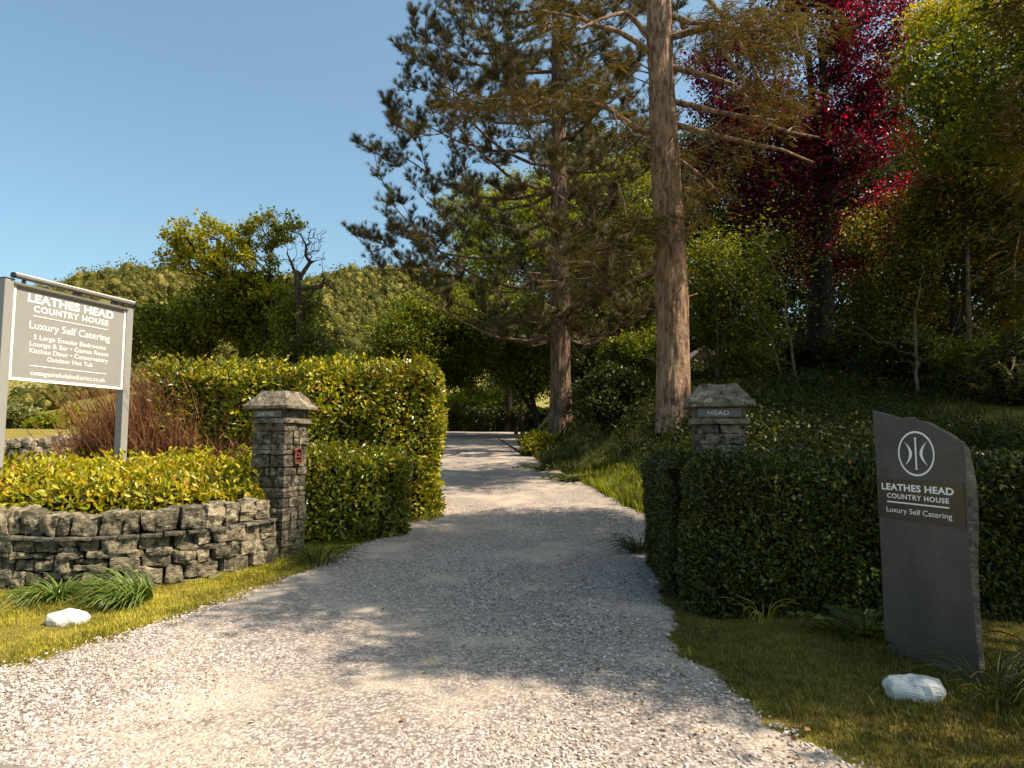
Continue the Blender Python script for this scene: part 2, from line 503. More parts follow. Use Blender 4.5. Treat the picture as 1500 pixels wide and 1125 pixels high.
def slate_mat():
    m, nt, out = new_mat("slate_slab")
    n = noise(nt, 5, 6, .6); n2 = noise(nt, 38, 4, .6); n3 = noise(nt, 2.2, 4, .6, stretch=(1, 1, .25))
    c = mix(nt, (.060, .050, .041), (.088, .075, .062), maprange(nt, n, .35, .65))
    c = mix(nt, c, (.13, .10, .078), maprange(nt, n3, .52, .72, 0, .6))
    st = noise(nt, 9, 6, .7, stretch=(.5, .5, 3.5)); c = mix(nt, c, (.045, .045, .043), maprange(nt, st, .55, .66, 0, .55))
    c = mix(nt, c, (.16, .145, .12), maprange(nt, noise(nt, 70, 2, .5), .68, .74, 0, .5))
    princ(nt, out, c, maprange(nt, n2, .3, .7, .45, .62), .45, bump(nt, n2, .18, .006))
    return m
MT['slate'] = slate_mat()
MT['slate_edge'] = stone_mat("slate_broken_edge", [(.13, .11, .085), (.16, .135, .10)], (.30, .25, .18), lich=.6)
MT['plate'] = flat_mat("bronze_plate", (.10, .09, .084), .16, .7, .6, .06, 3, 0.02)
MT['painted_rock'] = flat_mat("white_painted_rock", (.80, .77, .72), .7, .25, 0, .1, 14, .4)
def rock_mat():
    m, nt, out = new_mat("white_painted_rock")
    n1 = noise(nt, 16, 6, .7); n2 = noise(nt, 45, 4, .7)
    c = mix(nt, (.62, .60, .56), (.30, .27, .21), maprange(nt, n1, .50, .68, 0, .8))
    c = mix(nt, c, (.22, .22, .12), maprange(nt, n2, .62, .74, 0, .6))
    princ(nt, out, c, .75, .2, bump(nt, n2, .7, .012)); return m
MT['painted_rock'] = rock_mat()
MT['roof'] = flat_mat("grey_slate_roof", (.19, .18, .175), .7, .2, 0, .3, 6, .5)
MT['render'] = flat_mat("shade_toned_house_wall", (.10, .095, .085), .9, .2, 0, .2, 3, .2)  # house wall darkened in colour to stand in for shade
MT['window'] = flat_mat("window_glass", (.02, .025, .03), .08, .6, 0, .1, 3)

def gravel_mat():
    m, nt, out = new_mat("gravel_surface")
    vo = nt.nodes.new("ShaderNodeTexVoronoi"); vo.inputs['Scale'].default_value = 42; nt.links.new(coords(nt), vo.inputs['Vector'])
    vb = nt.nodes.new("ShaderNodeTexVoronoi"); vb.inputs['Scale'].default_value = 42; vb.feature = 'F1'; nt.links.new(coords(nt), vb.inputs['Vector'])
    hsv = nt.nodes.new("ShaderNodeSeparateColor"); nt.links.new(vo.outputs['Color'], hsv.inputs[0])
    r = ramp(nt, [(.17, .14, .125), (.30, .255, .23), (.41, .365, .33)]); nt.links.new(hsv.outputs[0], r.inputs[0])
    c = mix(nt, r.outputs[0], (.13, .10, .085), maprange(nt, vo.outputs['Distance'], .45, .75, 0, .8))
    big = noise(nt, .9, 5, .6); fine = noise(nt, 120, 3, .6)
    c = mix(nt, c, (.41, .34, .275), maprange(nt, big, .50, .64, 0, .9))        # trodden sandy patches
    c = mix(nt, c, (.30, .235, .175), maprange(nt, noise(nt, 2.6, 5, .65), .56, .74, 0, .45))
    inv = nt.nodes.new("ShaderNodeMath"); inv.operation = 'MULTIPLY_ADD'; inv.inputs[1].default_value = -1; inv.inputs[2].default_value = 1
    nt.links.new(vb.outputs['Distance'], inv.inputs[0])
    princ(nt, out, c, .85, .25, bump(nt, fine, .25, .004, bump(nt, inv.outputs[0], .7, .012)))
    return m
MT['gravel'] = gravel_mat()
def pebble_mat():
    m, nt, out = new_mat("gravel_stones")
    g = nt.nodes.new("ShaderNodeNewGeometry")
    r = ramp(nt, [(.11, .085, .076), (.26, .215, .19), (.37, .32, .29), (.46, .41, .375), (.58, .535, .49)], [0, .18, .5, .85, 1]); nt.links.new(g.outputs['Random Per Island'], r.inputs[0])
    c = mix(nt, r.outputs[0], (.38, .26, .17), maprange(nt, noise(nt, 1.1, 4, .6), .5, .7, 0, .25))
    princ(nt, out, c, .8, .3)
    return m
MT['pebble'] = pebble_mat()
def ground_mat():
    m, nt, out = new_mat("turf")
    n = noise(nt, 1.2, 5, .6); f = noise(nt, 35, 5, .7)
    c = mix(nt, (.12, .11, .016), (.26, .20, .045), maprange(nt, n, .35, .65))
    c = mix(nt, c, (.22, .145, .065), maprange(nt, noise(nt, 3.3, 5, .65), .52, .68, 0, .75))
    c = mix(nt, c, (.05, .04, .018), maprange(nt, f, .5, .7, 0, .6))
    princ(nt, out, c, .95, .1, bump(nt, f, .8, .03))
    return m
MT['turf'] = ground_mat()
def hill_mat():
    m, nt, out = new_mat("hillside")
    n = noise(nt, .012, 6, .65); f = noise(nt, .12, 6, .7); f2 = noise(nt, .6, 4, .7)
    c = mix(nt, (.13, .13, .030), (.24, .20, .06), maprange(nt, n, .4, .6))
    c = mix(nt, c, (.26, .19, .12), maprange(nt, f, .55, .68, 0, .7))
    c = mix(nt, c, (.06, .065, .015), maprange(nt, f2, .5, .68, 0, .7))
    princ(nt, out, c, .95, .1, bump(nt, f2, .6, 1.0))
    return m
MT['hill'] = hill_mat()
def asphalt_mat():
    m, nt, out = new_mat("asphalt")
    f = noise(nt, 160, 3, .7); n = noise(nt, 2, 5, .6)
    c = mix(nt, (.12, .115, .11), (.22, .205, .19), maprange(nt, n, .35, .65))
    c = mix(nt, c, (.30, .28, .25), maprange(nt, f, .55, .7, 0, .7))
    princ(nt, out, c, .9, .2, bump(nt, f, .5, .004))
    return m
MT['asphalt'] = asphalt_mat()

# ------------------------------------------------------------------ terrain
def sm(t): t = np.clip(t, 0, 1); return t * t * (3 - 2 * t)
def prof(y):
    def f(y): return np.interp(y, [-50, 7, 9, 12, 16, 20, 30, 40, 50, 60], [0, 0, .07, .27, .55, .86, 1.41, 1.98, 2.35, 2.6])
    return (f(y - 1) + 2 * f(y) + f(y + 1)) / 4
XR = ([-60, 2.4, 2.75, 3.14, 3.5, 4.02, 4.95, 5.7, 7, 9.2, 11.5, 15, 20, 30, 36, 40, 44, 60], [60, 3.4, 2.1, 1.76, 1.58, 1.42, 1.24, 1.34, 1.55, 1.98, 2.3, 1.8, .8, .2, .25, .6, 1.8, 2])
XL = ([-60, 2.4, 3.6, 4.2, 4.5, 4.87, 5.5, 6.7, 7.6, 8.9, 10, 12, 15, 20, 30, 40, 60], [-60, -30, -8, -4.6, -3.6, -3.25, -3.0, -2.66, -2.40, -2.18, -1.9, -1.35, -1.7, -2.5, -3.4, -4.2, -4.2])
def xr(y): return np.interp(y, *XR)
def xl(y): return np.interp(y, *XL)
def sky_el(u):
    return np.interp(u, [-1.6, -.9, -.72, -.66, -.62, -.57, -.51, -.45, -.37, -.3, -.21, -.12, 0, .2, .6, 1.5],
                     [.12, .17, .215, .228, .243, .252, .246, .238, .236, .238, .246, .24, .22, .16, .12, .10])
def hgt(x, y):
    x = np.asarray(x, float); y = np.asarray(y, float)
    z = prof(y)
    dr = x - np.clip(xr(y), -5, 6)
    b = np.interp(y, [0, 6, 8, 10, 16, 20, 26, 40, 60], [.10, .16, .45, .85, 1.7, 2.3, 2.9, 3.0, 2.5])
    z = z + b * sm(dr / np.interp(y, [0, 6, 9, 20, 60], [2.5, 2.5, 3.5, 3.6, 4]))
    z = z + np.where(dr > 3.6, 0.02 * (dr - 3.6) * sm((y - 8) / 6), 0)
    # left garden and field
    z = z - .22 * sm((-x - 3) / 4) * sm((14 - y) / 6) * 0
    D = np.maximum(y, 1)
    u = x / D
    crest = 420.0
    t = np.clip((D - 60) / (crest - 60), 0, None)
    zc = 1.5 + sky_el(u) * crest - 6 - 2.6
    rise = np.where(t < 1, .06 * np.minimum(t, .25) / .25 * 1.0 + .94 * sm((t - .12) / .88) ** 1.1, 1 - .35 * np.clip(t - 1, 0, 1.5))
    wobn = wob(np.stack([x, y, x * 0], -1), .03, 3)
    z = np.where(y > 60, 2.6 + zc * rise + wobn * 2.0 * sm((D - 80) / 80) + (z - prof(y)) * np.clip(1 - (y - 60) / 40, 0, 1), z)
    z = z + np.where(y < 60, .03 * wob(np.stack([x, y, x * 0], -1), .8, 2) * ((x > xr(y) + .3) | (x < xl(y) - .3)), 0)
    return z
def sheet(xs, ys, off=0.0):
    X, Y = np.meshgrid(xs, ys)
    Z = hgt(X, Y) + off
    nx, ny = len(xs), len(ys)
    i = np.arange(ny - 1)[:, None] * nx + np.arange(nx - 1)[None]
    q = np.stack([i, i + 1, i + 1 + nx, i + nx], -1).reshape(-1, 4)
    return np.stack([X, Y, Z], -1).reshape(-1, 3), q
xs = np.unique(np.concatenate([-np.geomspace(12, 1500, 40), np.arange(-12, 14, .2), np.geomspace(14, 1500, 40)]))
ys = np.unique(np.concatenate([-np.geomspace(2, 1500, 24), np.arange(-2, 26, .2), np.arange(26, 60.01, .5)]))
g = Mesh(); g.add(*sheet(xs, ys)); g.build("ground", MT['turf'], smooth=True, kind='structure', label="grassy ground either side of the gravel drive")
xs2 = np.unique(np.concatenate([xs[np.abs(xs) > 12], np.arange(-12, 14, 1.0), np.linspace(-420, 320, 150)]))
ys2 = np.concatenate([np.linspace(60, 520, 150), np.geomspace(525, 1600, 14)])
xs2 = np.unique(np.concatenate([xs2, xs]))
xs2 = xs2[::1]
g = Mesh(); g.add(*sheet(xs2, ys2)); g.build("hill", MT['hill'], smooth=True, kind='structure', label="wooded fellside rising behind the field")

# driveway strip, follows its two edges
ysd = np.concatenate([np.arange(.4, 26, .12), np.arange(26, 47, .4)])
nu = 40
rows = []
for y in ysd:
    a, b = xl(y), xr(y)
    a = max(a, -14); b = min(b, 12)
    a += .10 * math.sin(y * 3.1) * .5 + .05 * math.sin(y * 9.7); b += .06 * math.sin(y * 4.3 + 1) + .04 * math.sin(y * 11.3)
    t = np.linspace(0, 1, nu)
    X = a + (b - a) * t
    Z = hgt(X, np.full(nu, y)) + .022 + .03 * min(1, max(0, (y - 12) / 6)) - .03 * ((t < .001) | (t > .999))
    Z += .012 * wob(np.stack([X, np.full(nu, y), X * 0], -1), 1.1, 2) * np.minimum(1, np.minimum(t, 1 - t) * 8)
    rows.append(np.stack([X, np.full(nu, y), Z], -1))
V = np.concatenate(rows); i = np.arange(len(ysd) - 1)[:, None] * nu + np.arange(nu - 1)[None]
g = Mesh(); g.add(V, np.stack([i, i + 1, i + 1 + nu, i + nu], -1).reshape(-1, 4))
g.build("driveway", MT['gravel'], smooth=True, kind='structure', label="pale gravel driveway rising between hedges and trees")
# tarmac lane corner at the mouth of the drive
def road_edge(x): return 3.27 - .33 * (x + 2.47) + .04 * np.sin(x * 5)
X = np.linspace(-14, 9, 120)
rows = []
for t in [0, .006, .02, .1, .2, .3, .4, .5, .6, .7, .85, 1]:
    Y = road_edge(X) * (1 - t) + (-3.5 - .33 * X) * t
    rows.append(np.stack([X, Y, .052 + 0 * X + (-.05 if t == 0 else 0)], -1))
V = np.concatenate(rows); i = np.arange(11)[:, None] * 120 + np.arange(119)[None]
g = Mesh(); g.add(V, np.stack([i, i + 120, i + 121, i + 1], -1).reshape(-1, 4))
g.build("road", MT['asphalt'], smooth=True, kind='structure', label="worn grey tarmac lane at the drive mouth")

# loose gravel stones near the camera: uncountable
def gravel():
    M = Mesh()
    n = 230000
    y = 2.9 + (R.random(n) ** 1.35) * 9.5
    x = -5.5 + R.random(n) * 8.2
    keep = (x > xl(y) + .02 + .07 * R.normal(size=n)) & (x < xr(y) - .05 - np.abs(R.normal(size=n)) * .05) & (y > road_edge(x) + .02)
    p = np.stack([x, y, 0 * x], -1)
    trk = x - (xl(y) + xr(y)) / 2 + .15
    dens = wob(p + 3, .8, 2) + .4 * wob(p, 2.3, 2) + .45 * np.exp(-((np.abs(trk) - .8) / .28) ** 2) - .25 * np.exp(-(trk / .3) ** 2)
    keep &= (R.random(n) < np.clip(.95 - .9 * np.clip(dens - .1, 0, .8) / .6, .12, 1))
    x, y = x[keep], y[keep]; n = len(x)
    z = hgt(x, y) + .022
    s = .0055 + .0072 * R.random(n) ** 1.8
    scl = np.stack([s * (.9 + .6 * R.random(n)), s * (.7 + .4 * R.random(n)), s * (.5 + .35 * R.random(n))], -1)
    a = R.random(n) * 6.28
    d = np.stack([np.cos(a), np.sin(a), .25 * R.normal(size=n)], -1)
    rt = rot_frames(d, np.array([0, 0, 1.0]) + .3 * R.normal(size=(n, 3)))
    k = n // 3
    for j in range(3):
        tv = ICO_V * (1 + .22 * R.normal(size=(12, 1)))
        sl = slice(j * k, (j + 1) * k if j < 2 else n)
        scatter(M, tv, {3: ICO_F}, np.stack([x, y, z + s * .25], -1)[sl], rt[sl], scl[sl])
    M.build("gravel", MT['pebble'], kind='stuff', label="loose pale gravel stones on the drive")
gravel()

# ------------------------------------------------------------------ grass
def grass_patch(name, n, xr_, yr_, cond, hgt_rng, mat, label, blades=9, w=.03, spread=.5, lean=.6, hfun=None):
    M = Mesh()
    x = xr_[0] + R.random(n) * (xr_[1] - xr_[0]); y = yr_[0] + R.random(n) * (yr_[1] - yr_[0])
    k = cond(x, y); x, y = x[k], y[k]; n = len(x)
    p = np.stack([x, y, hgt(x, y) - .004], -1)
    h = hgt_rng[0] + R.random(n) * (hgt_rng[1] - hgt_rng[0])
    h *= 1 + .35 * wob(p, 1.7, 2)
    if hfun is not None: h *= hfun(x, y)
    a = R.random(n) * 6.28
    rt = rot_frames(np.stack([np.cos(a), np.sin(a), 0 * a], -1), np.tile([0, 0, 1.0], (n, 1)))
    q = max(n // 4, 1)
    for j in range(4):
        sl = slice(j * q, (j + 1) * q if j < 3 else n)
        scatter(M, *tpl_grass(blades, R, w, lean, spread), p[sl], rt[sl], h[sl])
    M.build(name, mat, kind='stuff', label=label)
def _near(x, y): return ((x < xl(y) - .05) & (x > -8) & (y < 8)) | ((x > xr(y) + .05) & (x < 5.5) & (y < 5.6))
# wall line used by several builders
WALL = np.array([[-8.6, 8.2], [-7.0, 7.55], [-5.6, 7.25], [-4.6, 7.17], [-3.9, 7.3], [-3.35, 7.65], [-3.0, 8.28]])
def wall_y(x): return np.interp(x, WALL[:, 0], WALL[:, 1])
def c_left(x, y):
    n = wob(np.stack([x, y, 0 * x], -1), 3, 2)
    return (x < xl(y) - .02 + .06 * n) & (y < np.where(x < -3, wall_y(x) + .1, 9.5 - (x + 3) * 0)) & (y > road_edge(x) + .1) & (R.random(len(x)) < .92)
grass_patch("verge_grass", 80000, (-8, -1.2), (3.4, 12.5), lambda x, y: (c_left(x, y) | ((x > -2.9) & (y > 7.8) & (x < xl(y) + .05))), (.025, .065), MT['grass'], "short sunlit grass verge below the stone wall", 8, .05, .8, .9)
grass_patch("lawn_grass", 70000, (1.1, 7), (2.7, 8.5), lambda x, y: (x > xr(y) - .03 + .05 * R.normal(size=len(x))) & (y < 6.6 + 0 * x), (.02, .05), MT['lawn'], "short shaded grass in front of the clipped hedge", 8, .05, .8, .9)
grass_patch("bank_grass", 26000, (0, 14), (7.4, 30), lambda x, y: (x > xr(y) + .05) & (x < xr(y) + 1.2 + R.random(len(x)) ** .7 * 9) & (R.random(len(x)) < 1.15 - y / 36), (.14, .34), MT['bankgrass'], "long grass on the bank beside the drive", 7, .03, .42, .9)
grass_patch("painted_sun_grass", 3200, (.8, 4), (9.2, 17), lambda x, y: (x > xr(y) - .05) & (x < xr(y) + 1.0), (.14, .30), MT['lime'], "grass along the right edge of the far drive, sunlight painted in as bright green", 8, .025, .45, .9)  # lime blades stand in for sun on the dark bank grass
grass_patch("verge_tufts", 3500, (-9, .8), (9.5, 42), lambda x, y: (x < xl(y) + .12) & (x > xl(y) - 1.3), (.08, .2), MT['bankgrass'], "rough grass fringe along the far side of the drive", 7, .03, .5, .9)

grass_patch("verge_weeds", 1500, (-7.5, 5.5), (3.2, 8), lambda x, y: _near(x, y) & (y < np.where(x < -3, wall_y(x) - .1, 9)) & (y > road_edge(x) + .15), (.05, .12), MT['lawn'], "longer weedy tufts scattered through the short verge grass", 9, .022, .6, 1.3)
grass_patch("drive_edge_grass", 700, (-4, 3), (3.2, 13), lambda x, y: (np.abs(x - xl(y) - .12) < .16) | (np.abs(x - xr(y) + .08) < .12), (.03, .08), MT['grass'], "stray grass tufts creeping into the gravel edge", 8, .03, .6, 1.3)
# ------------------------------------------------------------------ masonry
def path_sampler(P):
    P = np.asarray(P, float)
    # smooth the polyline (Catmull-Rom)
    Q = []
    for i in range(len(P) - 1):
        p0 = P[max(i - 1, 0)]; p1 = P[i]; p2 = P[i + 1]; p3 = P[min(i + 2, len(P) - 1)]
        for t in np.linspace(0, 1, 12, endpoint=False):
            Q.append(.5 * ((2 * p1) + (-p0 + p2) * t + (2 * p0 - 5 * p1 + 4 * p2 - p3) * t * t + (-p0 + 3 * p1 - 3 * p2 + p3) * t ** 3))
    Q.append(P[-1]); Q = np.array(Q)
    L = np.concatenate([[0], np.cumsum(np.linalg.norm(np.diff(Q, axis=0), axis=1))])
    def pos(s):
        return np.stack([np.interp(s, L, Q[:, 0]), np.interp(s, L, Q[:, 1])], -1)
    def tan(s):
        d = pos(np.asarray(s) + .03) - pos(np.asarray(s) - .03); return nrm(d)
    return pos, tan, L[-1]
def axes_of(t):
    t3 = np.array([t[0], t[1], 0.0]); up = np.array([0, 0, 1.0]); n = np.cross(t3, up)   # n = outward (towards -y for +x tangent)
    return np.stack([t3, n, up], -1)

def build_stone_wall():
    pos, tan, L = path_sampler(WALL)
    base = np.array([*WALL[3], 0])
    root = thing("stone_wall", base, "low curved grey stone wall with upright coping stones beside the pillar", "stone wall")
    rnd = random.Random(4)
    core, body, course, cope = Mesh(), Mesh(), Mesh(), Mesh()
    zb = lambda s: float(hgt(*pos(s)))
    ss = np.linspace(0, L, 60)
    for a, b in zip(ss[:-1], ss[1:]):
        m = (a + b) / 2; c = pos(m); ax = axes_of(tan(m))
        box(core, [c[0], c[1], zb(m) + .24], [(b - a) / 2 * 1.03, .13, .30], ax)
    z = -.06
    hs = [.10, .155, .125, .06, .12]
    # random-height courses with the odd tall stone
    for ci, h in enumerate(hs):
        s = -rnd.random() * .15
        while s < L:
            w = rnd.uniform(.12, .38) if h > .08 else rnd.uniform(.15, .5)
            if s + w > L: w = L - s + .02
            m = s + w / 2
            if m > L: break
            c = pos(m); ax = axes_of(tan(m)); tw = rnd.uniform(-.09, .09)
            rm = Matrix.Rotation(tw, 3, 'Y')
            ax = ax @ np.array(rm)
            sub = 1 if rnd.random() > .17 or h < .09 else 2
            for k in range(sub):
                hh = h / sub
                cz = zb(m) + z + hh * (k + .5)
                out = rnd.uniform(.0, .045)
                cc = np.array([c[0], c[1], cz]) + ax[:, 1] * (.11 + out)
                stone(body, cc, [w / 2 * .99, .10, hh / 2 * rnd.uniform(.93, 1.03)], ax, .021, rnd.uniform(.08, .26), 8, 0, rnd.random() * 20)
                if k == 0:
                    stone(body, np.array([c[0], c[1], cz]) - ax[:, 1] * .12, [w / 2 * .985, .08, h / 2 * .96], ax, .012, .16, 3, 0, rnd.random() * 20)
            s += w
        z += h
    ztop = z + .0
    # projecting thin slate course
    s = 0
    while s < L - .05:
        w = min(rnd.uniform(.45, .95), L - s); m = s + w / 2
        c = pos(m); ax = axes_of(tan(m))
        n = max(2, int(w / .16))
        for k in range(n):
            mm = s + w * (k + .5) / n; c = pos(mm); ax = axes_of(tan(mm))
            stone(course, [c[0] + ax[0, 1] * .02, c[1] + ax[1, 1] * .02, zb(mm) + ztop + .017 + rnd.uniform(-.002, .002)], [w / n / 2 * 1.04, (.245 + rnd.uniform(-.015, .015)), rnd.uniform(.012, .018)], ax, .006, .03, 6, 0, s)
        s += w
    zc = ztop + .036
    s = 0.0
    while s < L - .06:
        w = rnd.uniform(.09, .17) if rnd.random() < .45 else rnd.uniform(.17, .27)
        m = s + w / 2
        if m > L: break
        h = rnd.uniform(.20, .27)
        c = pos(m); ax = axes_of(tan(m))
        rm = np.array(Matrix.Rotation(rnd.uniform(-.12, .12), 3, 'Y')) @ np.array(Matrix.Rotation(rnd.uniform(-.12, .12), 3, 'Z'))
        ax = ax @ rm
        stone(cope, [c[0], c[1], zb(m) + zc + h / 2], [w / 2 * .97, rnd.uniform(.15, .19), h / 2], ax, .030, .22, 8, 0, rnd.random() * 30)
        s += w
    core.build("wall_core", MT['mortar'], root)
    body.build("wall_face", MT['wall'], root)
    course.build("slate_course", MT['course'], root)
    cope.build("coping", MT['wall'], root)
build_stone_wall()

def text_mesh(txt, width=None, cap=None, bold=0.0, spacing=1.0):
    """letters as flat geometry in the XY plane, centred; returns verts, faces"""
    cu = bpy.data.curves.new("t", 'FONT'); cu.body = txt; cu.size = 1; cu.offset = bold; cu.space_character = spacing
    cu.resolution_u = 3; cu.fill_mode = 'FRONT' if hasattr(cu, 'fill_mode') else 'BOTH'
    ob = bpy.data.objects.new("t", cu); COL.objects.link(ob)
    dg = bpy.context.evaluated_depsgraph_get()
    me = bpy.data.meshes.new_from_object(ob.evaluated_get(dg))
    v = np.array([p.co[:] for p in me.vertices]); f = [list(p.vertices) for p in me.polygons]
    bpy.data.objects.remove(ob); bpy.data.curves.remove(cu); bpy.data.meshes.remove(me)
    x0, x1 = v[:, 0].min(), v[:, 0].max()
    v[:, 0] -= (x0 + x1) / 2
    v[:, 1] -= .36                                      # middle of the capitals
    sx = (width / (x1 - x0)) if width else cap / .72
    sy = (cap / .72) if cap else sx
    v[:, 0] *= sx; v[:, 1] *= sy; v[:, 2] = 0
    return v, f

def build_pillar(center, ang, b, zb, ztop, name_txt, label, seed, rusty=False, cap_s=None):
    """ang: rotation of the pillar about z. local -Y face carries the name"""
    rnd = random.Random(seed)
    A = np.array(Matrix.Rotation(ang, 3, 'Z'))
    c0 = np.array([center[0], center[1], 0])
    root = thing("gate_pillar", [center[0], center[1], zb], label, "stone pillar", "stone gate pillars either side of the drive")
    W = lambda p: A @ np.asarray(p, float) + c0
    h2 = b / 2
    shaft, cap, band, pl = Mesh(), Mesh(), Mesh(), Mesh()
    core = Mesh(); box(core, [c0[0], c0[1], (zb + ztop) / 2 - .1], [h2 - .035, h2 - .035, (ztop - zb) / 2 - .12], A)
    zcap = ztop - .235
    zband = zcap - .165
    z = zb - .1
    hs = []
    while z < zband - .03:
        h = rnd.choice([.06, .10, .125, .14, .155, .165])
        if z + h > zband - .04: h = zband - z
        kx = rnd.choice([1, 2, 2, 3]); ky = rnd.choice([1, 2, 2, 3])
        if h < .07: kx = rnd.choice([1, 2]); ky = 1
        cx = np.sort(np.concatenate([[-h2, h2], [-h2 + b * (i + rnd.uniform(.7, 1.3)) / kx for i in range(kx - 1)]]))
        cy = np.sort(np.concatenate([[-h2, h2], [-h2 + b * (i + rnd.uniform(.7, 1.3)) / ky for i in range(ky - 1)]]))
        for i in range(len(cx) - 1):
            for j in range(len(cy) - 1):
                o = rnd.uniform(-.004, .012)
                hx, hy = (cx[i + 1] - cx[i]) / 2, (cy[j + 1] - cy[j]) / 2
                mx, my = (cx[i + 1] + cx[i]) / 2, (cy[j + 1] + cy[j]) / 2
                mx += o * np.sign(mx) if abs(abs(mx) + hx - h2) < 1e-6 else 0
                my += o * np.sign(my) if abs(abs(my) + hy - h2) < 1e-6 else 0
                parts = 2 if (rnd.random() < .2 and h > .11) else 1
                for q in range(parts):
                    hh = h / parts
                    stone(shaft, W([mx, my, z + hh * (q + .5)]), [hx - .004, hy - .004, hh / 2 - .0035], A, .009, .09, 8, 0, rnd.random() * 30)
        z += h
    # projecting band, name block, cap
    stone(band, W([0, 0, zband + .028]), [h2 + .035, h2 + .035, .027], A, .004, .03, 12, 0, seed)
    stone(shaft, W([0, 0, zband + .11]), [h2 + .002, h2 + .002, .054], A, .004, .03, 12, 0, seed + 3)
    s = (cap_s or b * 1.36) / 2
    t = s * .54
    n = 10
    # hipped cap as a dense grid so its surface can be weathered
    prof_ = [(s - .012, zcap), (s, zcap + .012), (s, zcap + .045), (s - .008, zcap + .055)]
    for i in range(1, n + 1):
        f = i / n
        prof_.append((s - .008 + (t - s) * f, zcap + .055 + (ztop - zcap - .055) * f))
    rings = []
    kk = 12
    for (r, zz) in prof_:
        ring = []
        for (ax_, ay, bx_, by) in ((-1, -1, 1, -1), (1, -1, 1, 1), (1, 1, -1, 1), (-1, 1, -1, -1)):
            for k in range(kk):
                f = k / kk
                ring.append([r * (ax_ + (bx_ - ax_) * f), r * (ay + (by - ay) * f), zz])
        rings.append(ring)
    V = np.array(rings).reshape(-1, 3); m = kk * 4
    V = V @ A.T + c0
    V = V + nrm(V - [c0[0], c0[1], zcap]) * (wob(V + seed, 11, 3) * .007 + wob(V + seed, 37, 2) * .004)[:, None]
    Fq = [[r * m + a, r * m + (a + 1) % m, (r + 1) * m + (a + 1) % m, (r + 1) * m + a] for r in range(len(prof_) - 1) for a in range(m)]
    cap.add(V, {4: Fq, m: [list(range((len(prof_) - 1) * m, len(prof_) * m)), list(range(m))[::-1]]})
    core.build("core", MT['mortar'], root)
    shaft.build("shaft", MT['pillar'], root)
    band.build("band", MT['cap'] , root)
    cap.build("cap", MT['cap'], root)
    box(pl, W([0 - .01, -h2 - .012, zband + .112]), [h2 * .86, .008, .043], A, 0, .003)
    p = pl.build("name_plate", MT['name_slate'], root)
    le = Mesh()
    v, f = text_mesh(name_txt, width=(.24 if len(name_txt) > 5 else .20), cap=.045, bold=.012, spacing=1.08)
    off = -.03 if len(name_txt) > 5 else -.02
    vv = np.stack([v[:, 0] + off, np.full(len(v), -h2 - .0225), v[:, 1] + zband + .112], -1)
    le.add(vv @ A.T + c0, f)
    le.build("lettering", MT['worn_white'], p)
    if rusty:
        rb = Mesh()
        # small rusty iron box plate let into the drive-side face
        X = h2 + .016; zc = zband - .42; yy = .02
        for (dy, dz, hy, hz) in ((-.062, 0, .008, .085), (.062, 0, .008, .085), (0, -.078, .07, .008), (0, .0, .055, .007)):
            box(rb, W([X, yy + dy, zc + dz]), [.014, hy, hz], A, 0, .002)
        for sgn in (-1, 1):
            RM = A @ np.array(Matrix.Rotation(sgn * .35, 3, 'X'))
            box(rb, W([X, yy + sgn * -.036, zc + .093]), [.018, .04, .008], RM, 0, .002)
        box(rb, W([X + .012, yy, zc + .03]), [.012, .012, .012], A, 0, .003)
        box(rb, W([X - .010, yy, zc]), [.005, .058, .075], A, 1)
        rb.build("iron_wall_box", [MT['rust'], MT['rust_dark']], root, label="rusty red iron box let into the pillar")
    return root
PL = (-2.91, 8.60); PR = (2.07, 6.88)
build_pillar(PL, math.atan2(-.302, .951) + 0, .47, float(hgt(*PL)) - .12, 2.13, "LEATHES", "sunlit stone gate pillar with LEATHES name plate, at the end of the low stone wall", 11, True)
build_pillar(PR, -.181, .475, float(hgt(*PR)) - .1, 2.07, "HEAD", "stone gate pillar with HEAD name plate, rising behind the clipped dark hedge", 23)

